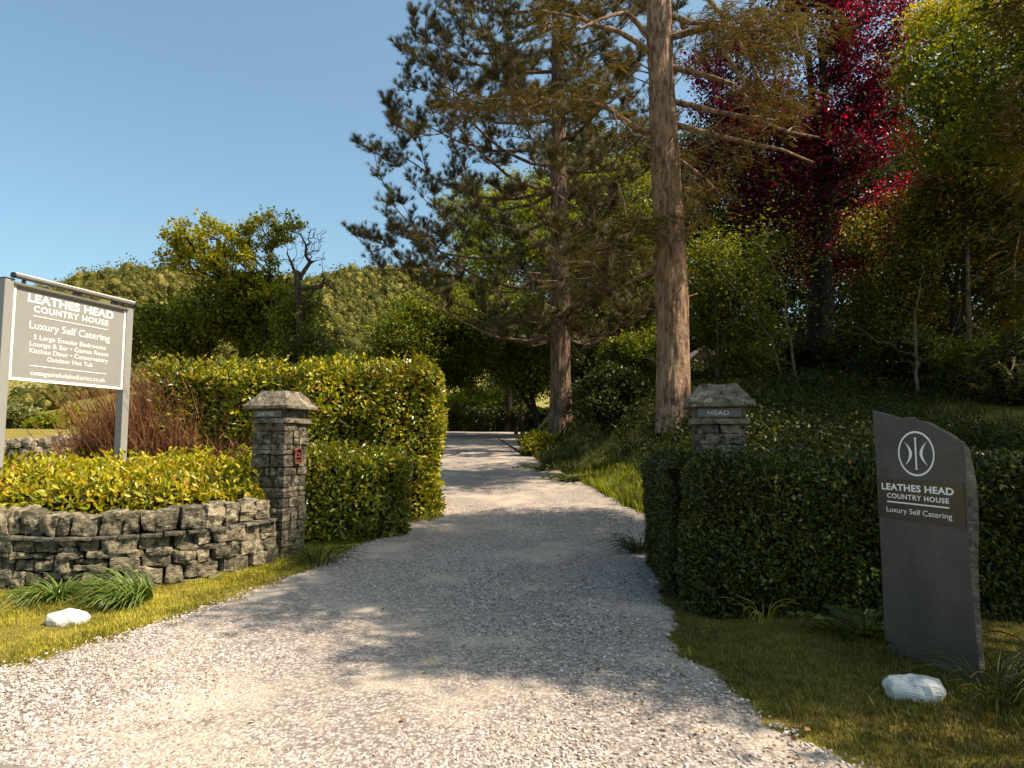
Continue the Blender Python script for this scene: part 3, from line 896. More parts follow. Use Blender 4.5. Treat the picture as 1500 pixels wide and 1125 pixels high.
# ------------------------------------------------------------------ hedges
def hedge(name, label, path, half, z0, z1, leafT, size, n, mat, group=None, wobble=.10, ztop_fn=None, inset=.12, shoots=0, faces='nfte', fwd=.0, shoot_h=.22, bare_fn=None, cat="hedge", extra=None):
    pos, tan, L = path_sampler(path)
    M = Mesh(); C = Mesh()
    mid = pos(L / 2)
    root = thing(name, [mid[0], mid[1], float(hgt(*mid))], label, cat, group)
    H = z1 - z0
    wts = {'n': L * H, 'f': L * H * .55, 't': L * half * 2, 'e': 2 * half * H, 's': 2 * half * H}
    ks = [k for k in wts if k in faces]; tot = sum(wts[k] for k in ks)
    S, T, Z, NL = [], [], [], []
    for k in ks:
        m = int(n * wts[k] / tot)
        s = R.random(m) * L; t = (R.random(m) * 2 - 1) * half; z = R.random(m) ** .95 * H
        if k == 'n': t[:] = half; nl = np.tile([0, 1, 0], (m, 1))
        if k == 'f': t[:] = -half; nl = np.tile([0, -1, 0], (m, 1))
        if k == 't': z[:] = H; nl = np.tile([0, 0, 1], (m, 1))
        if k == 'e': s[:] = L; nl = np.tile([1, 0, 0], (m, 1))
        if k == 's': s[:] = 0; nl = np.tile([-1, 0, 0], (m, 1))
        S.append(s); T.append(t); Z.append(z); NL.append(nl)
    S = np.concatenate(S); T = np.concatenate(T); Z = np.concatenate(Z); NL = np.concatenate(NL).astype(float)
    # round the edges: pull towards the inner box
    rr = min(.32, half * .7, H * .35)
    def rounded(S, T, Z):
        q = np.stack([np.clip(S, rr, L - rr), np.clip(T, -half + rr, half - rr), np.clip(Z, -9, H - rr)], -1)
        p = np.stack([S, T, Z], -1); d = p - q; l = np.linalg.norm(d, axis=1, keepdims=True)
        return q + d / np.maximum(l, 1e-6) * np.minimum(l, rr), np.where(l > 1e-6, d / np.maximum(l, 1e-6), 0)
    P, dn = rounded(S, T, Z)
    NL = nrm(NL * .4 + dn)
    def world(P):
        p2 = pos(P[:, 0]); t2 = tan(P[:, 0])
        x = p2[:, 0] + t2[:, 1] * P[:, 1]; y = p2[:, 1] - t2[:, 0] * P[:, 1]
        g0 = hgt(x, y)
        zt = z1 if ztop_fn is None else ztop_fn(x, y)
        return np.stack([x, y, g0 + z0 + P[:, 2] / H * (zt - g0 - z0)], -1), t2
    Wp, t2 = world(P)
    # local normal to world: s along tangent, t towards outward (right of the tangent), z
    nw = np.stack([t2[:, 0] * NL[:, 0] + t2[:, 1] * NL[:, 1], t2[:, 1] * NL[:, 0] - t2[:, 0] * NL[:, 1], NL[:, 2]], -1)
    am = wob(Wp, 2.1, 3) * wobble + wob(Wp + 9, 7, 2) * wobble * .5
    depth = R.random(len(Wp)) ** 1.6 * inset
    Wp = Wp + nw * (am - depth)[:, None]
    d = nrm(nw * .55 + R.normal(size=nw.shape) * .6 + np.array([0, 0, .35 + fwd]))
    nh = nw * .9 + np.array([0, 0, .5]) + R.normal(size=nw.shape) * .45
    keep = np.ones(len(Wp), bool)
    if bare_fn is not None: keep = ~bare_fn(Wp)
    sz = size * (.65 + .6 * R.random(len(Wp)))
    scatter(M, *leafT, Wp[keep], rot_frames(d[keep], nh[keep]), sz[keep])
    if shoots:
        m = shoots
        Ps, _ = rounded(R.random(m) * L, (R.random(m) * 2 - 1) * half, np.full(m, H)); Ws, _ = world(Ps)
        for w in Ws:
            h = shoot_h * (.4 + R.random()); nl_ = 8
            a = R.random() * 6.28; lean = np.array([math.cos(a) * .3, math.sin(a) * .3, 1]) * h
            tt = R.random(nl_)[:, None]; aa = R.random(nl_) * 6.28
            dd = np.stack([np.cos(aa), np.sin(aa), .7 + .5 * R.random(nl_)], -1)
            scatter(M, *leafT, w + lean * tt, rot_frames(dd, np.array([0, 0, 1.0]) + .3 * R.normal(size=(nl_, 3))), size * (.6 + .5 * R.random(nl_)))
    if extra: extra(M, leafT, size)
    # inner mass of twigs
    ins = inset * 1.0 + wobble * .4
    ns = max(6, int(L / .25)); 
    gs = np.linspace(ins, L - ins, ns); rows = []
    prof2 = [(half - ins, 0), (half - ins, H * .5), (half - ins, H - rr), (half - rr * .9, H - ins), (0, H - ins), (-half + rr * .9, H - ins), (-half + ins, H - rr), (-half + ins, H * .5), (-half + ins, 0)]
    for s in gs:
        q = np.array([[s, t, z] for t, z in prof2]); rows.append(world(q)[0])
    V = np.array(rows); m = len(prof2)
    V = V.reshape(-1, 3); V = V + wob(V, 5, 2)[:, None] * .03
    Fq = [[r * m + a, (r + 1) * m + a, (r + 1) * m + a + 1, r * m + a + 1] for r in range(ns - 1) for a in range(m - 1)]
    C.add(V, {4: Fq, m: [list(range(m)), list(range((ns - 1) * m, ns * m))[::-1]]})
    C.build("twig_core", MT['core'], root)
    M.build("leaves", [mat, MT['laurel']] if extra else mat, root)
    return root
SMALL = LEAF
# low golden laurel behind the wall
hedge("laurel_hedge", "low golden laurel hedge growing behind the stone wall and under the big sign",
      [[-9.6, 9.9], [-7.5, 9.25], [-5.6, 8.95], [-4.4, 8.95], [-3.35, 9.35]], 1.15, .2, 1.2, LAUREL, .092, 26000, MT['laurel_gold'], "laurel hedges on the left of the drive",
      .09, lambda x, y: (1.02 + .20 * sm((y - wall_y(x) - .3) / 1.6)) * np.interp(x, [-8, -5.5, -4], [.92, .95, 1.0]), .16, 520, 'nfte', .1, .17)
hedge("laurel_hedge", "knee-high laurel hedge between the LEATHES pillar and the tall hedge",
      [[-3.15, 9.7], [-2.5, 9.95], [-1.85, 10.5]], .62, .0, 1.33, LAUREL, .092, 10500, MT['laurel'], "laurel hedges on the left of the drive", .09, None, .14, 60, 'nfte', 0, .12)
def bare(Wp):
    # the left part of the tall hedge has died back below
    lim = np.interp(Wp[:, 0], [-7, -6.3, -5.9, -5.2, -4.6, -4.1], [9, 2.4, 1.9, 1.6, 1.4, -1])
    return (Wp[:, 2] < lim + .25 * wob(Wp, 2.5, 2)) & (R.random(len(Wp)) < .94) & (Wp[:, 0] < -4.2)
hedge("tall_hedge", "tall laurel hedge, clipped square, its sunlit end standing beside the drive",
      [[-6.4, 12.7], [-4.5, 12.35], [-2.8, 12.1], [-1.38, 12.35]], .98, .0, 2.76, LAUREL, .096, 50000, MT['laurel_tall'], None, .14, None, .22, 260, 'nftes', 0, .2, bare)

def dead_hedge():
    M = Mesh(); n = 7000
    root_p = np.array([-6.9, 12.5, float(hgt(-6.9, 12.5))])
    x = -7.7 + 3.6 * R.random(n) ** 1.1; y = 11.7 + 1.1 * R.random(n) - .12 * (x + 7)
    top = np.interp(x, [-7.7, -7.3, -6.9, -6.5, -6.1, -5.5, -4.7, -4.1], [.7, 1.4, 2.3, 2.5, 2.1, 1.6, 1.4, 1.1]) * (.55 + .5 * R.random(n)) * (1 + .15 * wob(np.stack([x, y, 0 * x], -1), 2, 2))
    b = np.stack([x, y, hgt(x, y) - .02], -1)
    sp = R.normal(size=(n, 2)) * .26
    lean = np.stack([sp[:, 0], sp[:, 1] - .1, np.ones(n)], -1) * top[:, None]
    P = [b]
    for t in (.35, .7, 1.0):
        P.append(b + lean * t + R.normal(size=(n, 3)) * [.05, .05, .02] * t)
    r0 = .005 + .011 * R.random(n) ** 2
    for i in range(3): frusta(M, P[i], P[i + 1], r0 * (1 - i * .28), r0 * (1 - (i + 1) * .28), 4)
    # side twigs
    for _ in range(4):
        k = R.integers(0, 3, n); f = R.random(n)[:, None]
        A = np.stack(P)[k, np.arange(n)] * (1 - f) + np.stack(P)[k + 1, np.arange(n)] * f
        d = nrm(R.normal(size=(n, 3)) * [.5, .5, .2] + [0, -.15, .8]) * (.12 + .28 * R.random((n, 1)))
        frusta(M, A, A + d, r0 * .45, r0 * .15, 3)
    r = thing("dead_hedge", root_p, "leafless reddish-brown section of hedge behind the right post of the big sign", "hedge")
    M.build("dry_twigs", MT['twig'], r)
    C = Mesh()
    for xx, h in ((-7.1, 1.1), (-6.6, 1.9), (-6.0, 1.8), (-5.3, 1.4), (-4.7, 1.1)):
        zz = float(hgt(xx, 12.6)); q = ICO_V * [.62, .38, h / 2]
        C.add(q + [xx, 12.65, zz + h / 2], ICO_F, 1)  # near-black blobs stand in for the shade between the twigs
    for i in range(34):
        xx = -7.5 + 3.4 * random.random(); yy = 11.9 + .8 * random.random(); zz = float(hgt(xx, yy))
        pts = [[xx, yy, zz - .05]]
        for k in range(4): pts.append([pts[-1][0] + random.uniform(-.1, .1), pts[-1][1] + random.uniform(-.1, .1), pts[-1][2] + random.uniform(.2, .35)])
        tube(C, pts, [.028, .024, .02, .014, .006], 6)
    C.build("stems", [MT['pine_bark'], MT['core']], r)
dead_hedge()

def sprigs(M, leafT, size):
    for (px, py, D) in ((1150, 705, 5.85), (1165, 715, 5.8), (1085, 745, 6.0), (1070, 735, 6.0), (1265, 850, 5.3), (1258, 840, 5.35), (1050, 790, 6.05), (1190, 790, 5.6), (1450, 700, 4.9), (1120, 850, 5.8), (1240, 700, 5.5)):
        c = at(px, py, D - .06); m = 9
        a = R.normal(size=(m, 3)) * [.09, .03, .08]
        d = nrm(R.normal(size=(m, 3)) + [0, -.5, .2])
        scatter(M, *LEAF, c + a, rot_frames(d, np.array([0, -.8, .7]) + .4 * R.normal(size=(m, 3))), .035 + .03 * R.random(m), 1)
# clipped privet hedge on the right
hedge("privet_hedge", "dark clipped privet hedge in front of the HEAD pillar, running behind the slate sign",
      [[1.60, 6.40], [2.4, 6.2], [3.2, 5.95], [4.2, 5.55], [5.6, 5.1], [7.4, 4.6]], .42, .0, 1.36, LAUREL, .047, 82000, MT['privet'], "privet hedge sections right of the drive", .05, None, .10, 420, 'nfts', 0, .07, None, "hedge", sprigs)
hedge("privet_hedge", "short return of the privet hedge turning in beside the drive, left of the HEAD pillar",
      [[1.78, 8.4], [1.72, 7.5], [1.66, 6.6]], .14, .0, 1.30, LAUREL, .045, 17000, MT['privet'], "privet hedge sections right of the drive", .06, None, .07, 100, 'nfts', 0, .09)
hedge("dark_hedge", "low dark hedge closing off the far end of the drive",
      [[-16, 44.0], [-8, 43.4], [-3, 42.8], [.0, 42.5], [3.0, 41.5]], .6, .0, 3.5, LAUREL, .22, 12000, MT['dark'], None, .15, None, .15, 0, 'nft')

# ------------------------------------------------------------------ big hoarding sign
def hoarding():
    d = np.array([.262, .965, 0]); d /= np.linalg.norm(d)
    nrm_ = np.array([d[1], -d[0], 0])                 # faces the drive
    up = np.array([0, 0, 1.0])
    # the board's corners under the photograph's corners on this plane
    p0 = at(14, 555, 8.6)
    tl, tr = on_plane(17, 412, p0, nrm_), on_plane(184, 453, p0, nrm_)
    bl, br = on_plane(12, 556, p0, nrm_), on_plane(178, 571, p0, nrm_)
    s0 = 0.0; W_ = float(np.dot((tr + br) / 2 - (tl + bl) / 2, d))
    o0 = (tl + bl) / 2
    zb_ = (bl[2] + br[2]) / 2; zt = (tl[2] + tr[2]) / 2; Hh = zt - zb_
    o = np.array([o0[0], o0[1], zb_])
    AX = np.stack([d, nrm_, up], -1)                  # local x along, y = out, z = up
    if np.linalg.det(AX) < 0: AX = AX
    Wd = lambda x, y, z: o + d * x + nrm_ * y + up * z
    gl = float(hgt(o[0], o[1])); gr = float(hgt(*(o + d * W_)[:2]))
    root = thing("hoarding_sign", [o[0], o[1], gl], "large taupe board sign on two posts standing in the low golden hedge", "sign")
    AXr = np.stack([d, np.cross(up, d), up], -1)
    B = lambda M, x, y, z, hx, hy, hz, mat=0, bev=.004: box(M, Wd(x, y, z), [hx, hy, hz], AXr, mat, bev)
    pw = .062
    for x, g0 in ((-pw, gl), (W_ + pw, gr)):
        M = Mesh(); B(M, x, -.03, (g0 - zb_ - .3 + Hh + .03) / 2 + 0, pw, pw, (Hh + .03 - (g0 - zb_ - .3)) / 2)
        post = M.build("post", MT['post'], root)
        M = Mesh(); B(M, x, -.03, Hh + .036, pw + .004, pw + .004, .008)
        M.build("post_cap", MT['black'], post)
    M = Mesh(); B(M, W_ / 2, 0, Hh / 2, W_ / 2 - .003, .012, Hh / 2)
    panel = M.build("panel", MT['taupe'], root)
    M = Mesh(); e = .017
    for (x, z, hx, hz) in ((W_ / 2, e, W_ / 2 - .003, e), (W_ / 2, Hh - e, W_ / 2 - .003, e), (e + .004, Hh / 2, e, Hh / 2 - 2 * e - .001), (W_ - e - .004, Hh / 2, e, Hh / 2 - 2 * e - .001)):
        B(M, x, .014, z, hx, .006, hz, 0, .002)
    M.build("border", MT['white'], root)
    # trough light along the top on short arms
    M = Mesh(); B(M, W_ / 2, .03, Hh - .012, W_ / 2 + .01, .026, .017); bar = M.build("back_rail", MT['aluminium'], root)
    M = Mesh()
    a, b = Wd(-.02, .045, Hh + .085), Wd(W_ + .10, .045, Hh + .085)
    tube(M, np.linspace(a, b, 8), .034, 14)
    light = M.build("trough_light", MT['aluminium'], root)
    M = Mesh(); tube(M, np.linspace(Wd(-.025, .07, Hh + .114), Wd(W_ + .105, .07, Hh + .114), 4), .008, 6); M.build("painted_highlight", MT['white'], light)  # white strip painted on as the glint along the lamp tube
    for x in (.12, .88, .95, 1.52, 1.58):
        M = Mesh(); B(M, x * W_ / 1.8, .03, Hh + .030, .016, .02, .022, 0, .002); M.build("bracket", MT['black'], root)
    for i, s in enumerate((-.035, W_ + .115)):
        M = Mesh(); tube(M, [Wd(s - .012, .045, Hh + .085), Wd(s + .012, .045, Hh + .085)], .038, 14); M.build("end_cap", MT['black'], light)
    # lettering
    L = Mesh()
    def line(txt, w, zc, cap, bold=0, sp=1.0):
        v, f = text_mesh(txt, w * W_, cap * Hh, bold, sp)
        L.add(o + d * (W_ * .5 - .012 + v[:, :1]) + nrm_ * .0145 + up * ((1 - zc) * Hh + v[:, 1:2]), f)
    line("LEATHES HEAD", .76, .118, .088, .034, 1.05)
    line("COUNTRY HOUSE", .66, .225, .066, .028, 1.12)
    line("Luxury Self Catering", .71, .40, .082, .002)
    line("5 Large Ensuite Bedrooms", .635, .523, .052, .001)
    line("Lounge & Bar \u2022 Games Room", .69, .598, .052, .001)
    line("Kitchen Diner \u2022 Conservatory", .69, .671, .052, .001)
    line("Outdoor Hot Tub", .40, .744, .052, .001)
    line("cottagesinthelakedistrict.co.uk", .655, .905, .050, .001)
    for z, w in ((.305, .66), (.832, .67)):
        box(L, o + d * (W_ * .5 - .012) + nrm_ * .0135 + up * ((1 - z) * Hh), [w * W_ / 2, .002, .0045], AXr, 0)
    L.build("lettering", MT['white'], panel)
hoarding()

# ------------------------------------------------------------------ slate standing sign
def slate_sign():
    d = np.array([.19, -.77, 0]); d /= np.linalg.norm(d)          # from the far edge to the near edge
    n = np.array([-.77, -.19, 0]); n /= np.linalg.norm(n)         # faces the drive
    up = np.array([0, 0, 1.0])
    p0 = at(1297, 955, 4.79)
    S = lambda px, py: on_plane(px, py, p0, n)
    front = [(1278, 602), (1292, 606), (1308, 610), (1319, 613.5), (1326, 611), (1334, 612), (1341, 616.5), (1355, 618), (1364, 622.5), (1371, 627), (1384, 633.5), (1393, 639), (1400, 645), (1405, 647), (1409, 653), (1413, 657),
             (1415, 680), (1417, 720), (1419, 770), (1422, 830), (1427, 900), (1433, 960), (1438, 1012), (1380, 1010), (1299, 985), (1296, 930), (1291, 820), (1285, 700)]
    P = np.array([S(*q) for q in front])
    q3 = (P - p0); U = q3 @ d; Z = P[:, 2]
    base = np.array([p0[0], p0[1], float(hgt(p0[0], p0[1]))]) + d * .35
    root = thing("slate_sign", base, "upright dark slate slab sign with broken sloping top, in front of the clipped hedge", "sign")
    M = Mesh()
    # front sheet (fan from subdivision), edges roughened, thickness varies
    k = len(P)
    back = P - n * .038
    # near edge widens downwards as broken stone
    for i in range(15, 23):
        back[i] = P[i] - n * .038 + d * np.interp(Z[i], [.1, .7, 1.15, 1.46], [.0, .01, .045, .0])
    M.add(P, {k: [list(range(k))[::-1]]}, 0)
    M.add(back, {k: [list(range(k))]}, 0)
    E = Mesh()
    # broken edge band between the two sheets, 5 strips with noise
    rows = []
    for j in range(6):
        f = j / 5
        w = P * (1 - f) + back * f
        if 0 < j < 5:
            w = w + wob(w, 14, 3)[:, None] * .008 * nrm(w - P.mean(0)) 
        rows.append(w)
    V = np.concatenate(rows)
    M.add(V, {4: [[j * k + a, j * k + (a + 1) % k, (j + 1) * k + (a + 1) % k, (j + 1) * k + a] for j in range(5) for a in range(k)]}, 1)
    M.build("slab", [MT['slate'], MT['slate_edge']], root)
    # bronze plate
    c = [S(1284.5, 699.5), S(1411.5, 708.5), S(1416, 774.5), S(1289, 755.5)]
    u0 = np.mean([np.dot(c[0] - p0, d), np.dot(c[3] - p0, d)]); u1 = np.mean([np.dot(c[1] - p0, d), np.dot(c[2] - p0, d)])
    zt = (c[0][2] + c[1][2]) / 2; zb_ = (c[2][2] + c[3][2]) / 2
    Wp, Hp = u1 - u0, zt - zb_
    pc = np.array([p0[0], p0[1], 0]) + d * (u0 + u1) / 2 + up * (zt + zb_) / 2
    AX = np.stack([d, -n, up], -1)
    PM = Mesh(); box(PM, pc + n * .004, [Wp / 2, .004, Hp / 2], AX, 0, .0015)
    plate = PM.build("plate", MT['plate'], root)
    L = Mesh()
    def line(txt, w, fx, fz, cap, bold=0, sp=1.0):
        v, f = text_mesh(txt, w * Wp, cap * Hp, bold, sp)
        L.add(pc + d * ((fx - .5) * Wp + v[:, :1]) + n * .0092 + up * ((.5 - fz) * Hp + v[:, 1:2]), f)
    line("LEATHES HEAD", .84, .485, .20, .165, .030, 1.05)
    line("COUNTRY HOUSE", .72, .49, .425, .12, .024, 1.12)
    line("Luxury Self Catering", .76, .495, .775, .135, .002)
    box(L, pc + d * (-.01 * Wp) + n * .0095 + up * (-.085 * Hp), [.36 * Wp, .001, .0045], AX)
    L.build("lettering", MT['white'], plate)
    # round emblem: ring, upright bar with flared ends, two crescents back to back
    ec = S(1342, 664.5); ec = ec - n * np.dot(ec - p0, n) + n * .003
    Rr = .146
    E = Mesh()
    def put(pts, faces):
        pts = np.asarray(pts, float)
        for off, flip in ((0.0, True),):
            E.add(ec + d * pts[:, :1] + up * pts[:, 1:2] + n * 0, [f[::-1] if flip else f for f in faces])
    m = 64; an = np.linspace(0, 2 * np.pi, m, endpoint=False)
    ri, ro = Rr - .0125, Rr
    pts = np.concatenate([np.stack([np.cos(an) * ro, np.sin(an) * ro], -1), np.stack([np.cos(an) * ri, np.sin(an) * ri], -1)])
    put(pts, [[a, (a + 1) % m, (a + 1) % m + m, a + m] for a in range(m)])
    w, h = .0085, .104
    put([[-w * .8, -h * .9], [w * .8, -h * .9], [w * .8, h * .9], [-w * .8, h * .9]], [[0, 1, 2, 3]])
    put([[-w * 1.3, -h], [w * 1.3, -h], [w * .8, -h * .9], [-w * .8, -h * .9]], [[0, 1, 2, 3]])
    put([[-w * .8, h * .9], [w * .8, h * .9], [w * 1.3, h], [-w * 1.3, h]], [[0, 1, 2, 3]])
    for s in (-1, 1):
        t = np.linspace(-1, 1, 25)
        # crescent bulging towards the bar, horns pointing outwards
        outer = np.stack([s * (.030 + .062 * np.abs(t) ** 1.9), t * .078], -1)
        inner = np.stack([s * (.030 + .024 * (1 - t * t) + .062 * np.abs(t) ** 1.9), t * .078], -1)
        pts = np.concatenate([outer, inner])
        put(pts, [[i, i + 1, i + 26, i + 25] for i in range(24)])
    E.build("emblem", MT['white'], root)
slate_sign()

# white painted rocks
def rock(px, py, D, half, label, seed, tilt=0.0, cleft=False):
    p = at(px, py, D); z = float(hgt(p[0], p[1]))
    M = Mesh(); V, Q = CG[8]
    L = np.linalg.norm(V, axis=1, keepdims=True)
    v = (V * .30 + V / L * .78)
    v = v * half
    v = v + nrm(v) * (wob(v + seed, 11, 3) * .17 * min(half) + np.abs(wob(v + seed, 24, 2)) * .07 * min(half))[:, None] * 2
    if cleft: v[:, 2] -= .075 * np.exp(-((v[:, 0] + .02) / .022) ** 2) * (v[:, 1] < .0)
    A = np.array(Matrix.Rotation(tilt, 3, 'Z'))
    M.add(v @ A.T + [p[0], p[1], z + half[2] * .55], Q)
    o = M.build("painted_rock", MT['painted_rock'], smooth=False)
    tag(o, label, "rock", "white painted rocks on the verges")
rock(101, 910, 5.85, [.15, .09, .055], "white painted rock with a dark cleft, on the sunny grass below the stone wall", 2.0, .2, True)
rock(1339, 1020, 4.05, [.145, .10, .07], "smooth white painted rock on the shaded grass at the foot of the slate sign", 7.0, -.35)

# ------------------------------------------------------------------ strap-leaved plants and tufts
def strap_clump(name, x, y, n, length, label, cat, group=None, lean_dir=(0, 0), w=.011, mat='strap', up_=1.0):
    M = Mesh(); z = float(hgt(x, y))
    for i in range(n):
        a = random.random() * 6.28; r = .16 * math.sqrt(random.random()) * length / .5
        b = np.array([x + r * math.cos(a), y + r * math.sin(a), z - .01])
        L = length * random.uniform(.6, 1.15)
        az = a + random.uniform(-.6, .6)
        dx = np.array([math.cos(az) + lean_dir[0], math.sin(az) + lean_dir[1], 0]); dx /= np.linalg.norm(dx) + 1e-6
        el = random.uniform(.7, 1.35) * up_
        pts = []; p = b.copy(); e = el
        for k in range(7):
            pts.append(p.copy()); st = L / 6
            p = p + (dx * math.cos(e) + np.array([0, 0, 1]) * math.sin(e)) * st
            e -= random.uniform(.18, .42)
            if p[2] < z + .015: p[2] = z + .015
        pts = np.array(pts); side = np.cross(dx, [0, 0, 1.0]); ww = w * .72 * np.array([.8, 1, 1.05, 1, .85, .55, .08]) * random.uniform(.7, 1.2)
        V = np.concatenate([pts - side * ww[:, None], pts + side * ww[:, None] ])
        V[7:, 2] += 0; mid = pts - np.array([0, 0, .004]); V = np.concatenate([V, mid])
        M.add(V, [[k, k + 1, k + 15, k + 14] for k in range(6)] + [[k + 14, k + 15, k + 8, k + 7] for k in range(6)])
    root = thing(name, [x, y, z], label, cat, group)
    M.build("leaves", MT[mat], root)
strap_clump("strap_leaved_plant", -4.35, 6.65, 170, .42, "clump of arching strap leaves under the wall, the leftmost, behind the white rock", "plant", "strap-leaved clumps below the stone wall", (-.2, -.5))
strap_clump("strap_leaved_plant", -3.55, 6.55, 230, .52, "largest clump of arching strap leaves under the wall, leaning left", "plant", "strap-leaved clumps below the stone wall", (-.9, -.5))
strap_clump("grass_tussock", -2.28, 8.15, 110, .52, "long grass tussock at the foot of the LEATHES pillar", "grass tuft", None, (0, -.2), .006, 'bankgrass', 1.15)
strap_clump("grass_tussock", 2.72, 3.92, 90, .48, "grassy tussock at the near foot of the slate sign", "grass tuft", None, (0.2, -.1), .006, 'bankgrass', 1.1)
strap_clump("strap_leaved_plant", 3.05, 3.75, 70, .5, "strap-leaved clump at the right edge, beside the slate sign", "plant", None, (0, -.2), .009, 'bankgrass', 1.1)
strap_clump("strap_leaved_plant", 2.62, 5.25, 26, .34, "small strap-leaved tuft in front of the hedge, just left of the slate sign", "plant", None, (0, -.3), .009, 'bankgrass', 1.15)
strap_clump("strap_leaved_plant", 2.42, 5.35, 22, .28, "small strap-leaved tuft at the hedge foot, second left of the slate sign", "plant", None, (0, -.3), .008, 'bankgrass', 1.1)
strap_clump("dry_grass_tuft", 2.08, 5.72, 16, .40, "thin straw-coloured tuft against the foot of the clipped hedge", "grass tuft", None, (0, -.2), .005, 'grass', 1.3)
strap_clump("grass_tussock", -2.9, 7.35, 60, .28, "short grass tussock under the right end of the stone wall", "grass tuft", None, (0, -.2), .005, 'grass', 1.2)
strap_clump("grass_tussock", 1.62, 8.9, 170, .42, "bright sunlit tussock beyond the hedge at the drive edge", "grass tuft", None, (0, -.2), .006, 'bankgrass', 1.2)

# ------------------------------------------------------------------ trees
def grow(trunk, targets, rng, rise=.4, seg=.5, sag=.0, jit=.06, tip=.010, extra=(), expo=2.4, maxfrac=.5):
    """trunk (n,4: xyz r). targets joined one after another to the nearest lower limb. returns node arrays"""
    pos = [np.array(t[:3]) for t in trunk]; par = [i - 1 for i in range(len(trunk))]
    nt = len(trunk)
    for pl in extra:
        pl = np.asarray(pl, float)
        a = int(np.argmin(np.linalg.norm(np.array(pos[:nt]) - pl[0], axis=1))); prev = a
        for i in range(len(pl)):
            if i == 0: seq = [pl[0]]
            else:
                m = max(1, int(np.linalg.norm(pl[i] - pl[i - 1]) / seg)); seq = [pl[i - 1] + (pl[i] - pl[i - 1]) * (j + 1) / m + rng.normal(size=3) * jit * .4 for j in range(m)]
            for q in seq: pos.append(q); par.append(prev); prev = len(pos) - 1
    T = np.asarray(targets)
    tp = np.array(pos[:nt]); 
    dist = np.array([np.min(np.linalg.norm(tp[:, :2] - t[:2], axis=1)) for t in T])
    tips = []
    for i in np.argsort(dist):
        t = T[i]; A = np.array(pos)
        d = np.linalg.norm(A - t, axis=1); hd = np.linalg.norm(A[:, :2] - t[:2], axis=1)
        pen = np.maximum(0, A[:, 2] - (t[2] - rise * hd)) * 2.5
        lo = np.zeros(len(A)); lo[0] = 50
        a = int(np.argmin(d + pen + lo))
        m = max(2, int(d[a] / seg)); p0 = A[a]; prev = a
        ctrl = (p0 + t) / 2 + np.array([0, 0, -sag * hd[a]]) + rng.normal(size=3) * jit * d[a]
        for j in range(1, m + 1):
            f = j / m
            q = (1 - f) ** 2 * p0 + 2 * f * (1 - f) * ctrl + f * f * t + (rng.normal(size=3) * jit * .5 if j < m else 0)
            pos.append(q); par.append(prev); prev = len(pos) - 1
        tips.append(prev)
    pos = np.array(pos); par = np.array(par)
    r = np.zeros(len(pos))
    nch = np.zeros(len(pos), int)
    acc = np.zeros(len(pos))
    for i in range(len(pos) - 1, nt - 1, -1):
        r[i] = max(acc[i] ** (1 / expo), tip) ; 
        acc[par[i]] += r[i] ** expo * 1.012
    tr = np.array([t[3] for t in trunk]); r[:nt] = tr
    for i in range(nt, len(pos)):
        r[i] = min(r[i], r[par[i]] * (maxfrac if par[i] < nt else 1.0))
    return pos, par, r, tips
def limbs(M, pos, par, r, nt, k=6):
    i = np.arange(nt, len(pos)); p = par[i]
    rp = np.where(p < nt, r[i] * 1.35, r[p])
    A = pos[p]; B = pos[i]
    big = r[i] > .02
    for m, kk in ((big, k), (~big, 4)):
        frusta(M, A[m], B[m] + nrm(B[m] - A[m]) * r[i][m][:, None] * .3, rp[m], r[i][m], kk)
def trunk_nodes(base, top, r0, r1, n=14, bend=.15, flare=.5, rng=None):
    rng = rng or R
    base = np.asarray(base, float); top = np.asarray(top, float)
    t = np.linspace(0, 1, n); P = base + (top - base) * t[:, None]
    ph = rng.random(2) * 6
    P[:, 0] += bend * np.sin(t * 5 + ph[0]) * t; P[:, 1] += bend * np.sin(t * 4 + ph[1]) * t
    rr = r0 + (r1 - r0) * t ** .8
    return np.concatenate([P, rr[:, None]], 1)
def bark_disp(amp, flare, z0, k):
    def f(v, an):
        z = v[..., 2]
        q = np.stack([np.cos(an)[None] * 3 + 0 * z, np.sin(an)[None] * 3 + 0 * z, z * .9], -1)
        rid = np.abs(wob(q, 2.2, 3))
        return amp * (rid - .3) + flare * np.exp(-np.maximum(z - z0, 0) / .45) * (1 + .35 * np.cos(an * 5 + 1)[None])
    return f
def ell(cs, n, rng, shell=.6):
    out = []; w = np.array([c[3] * c[4] * c[5] for c in cs]); w = w / w.sum()
    for c, q in zip(cs, w):
        m = max(3, int(n * q)); p = nrm(rng.normal(size=(m, 3))) * (rng.random((m, 1)) ** (1 / 3) * (1 - shell) + shell * (.55 + .45 * rng.random((m, 1))))
        out.append(np.array(c[:3]) + p * np.array(c[3:]))
    return np.concatenate(out)

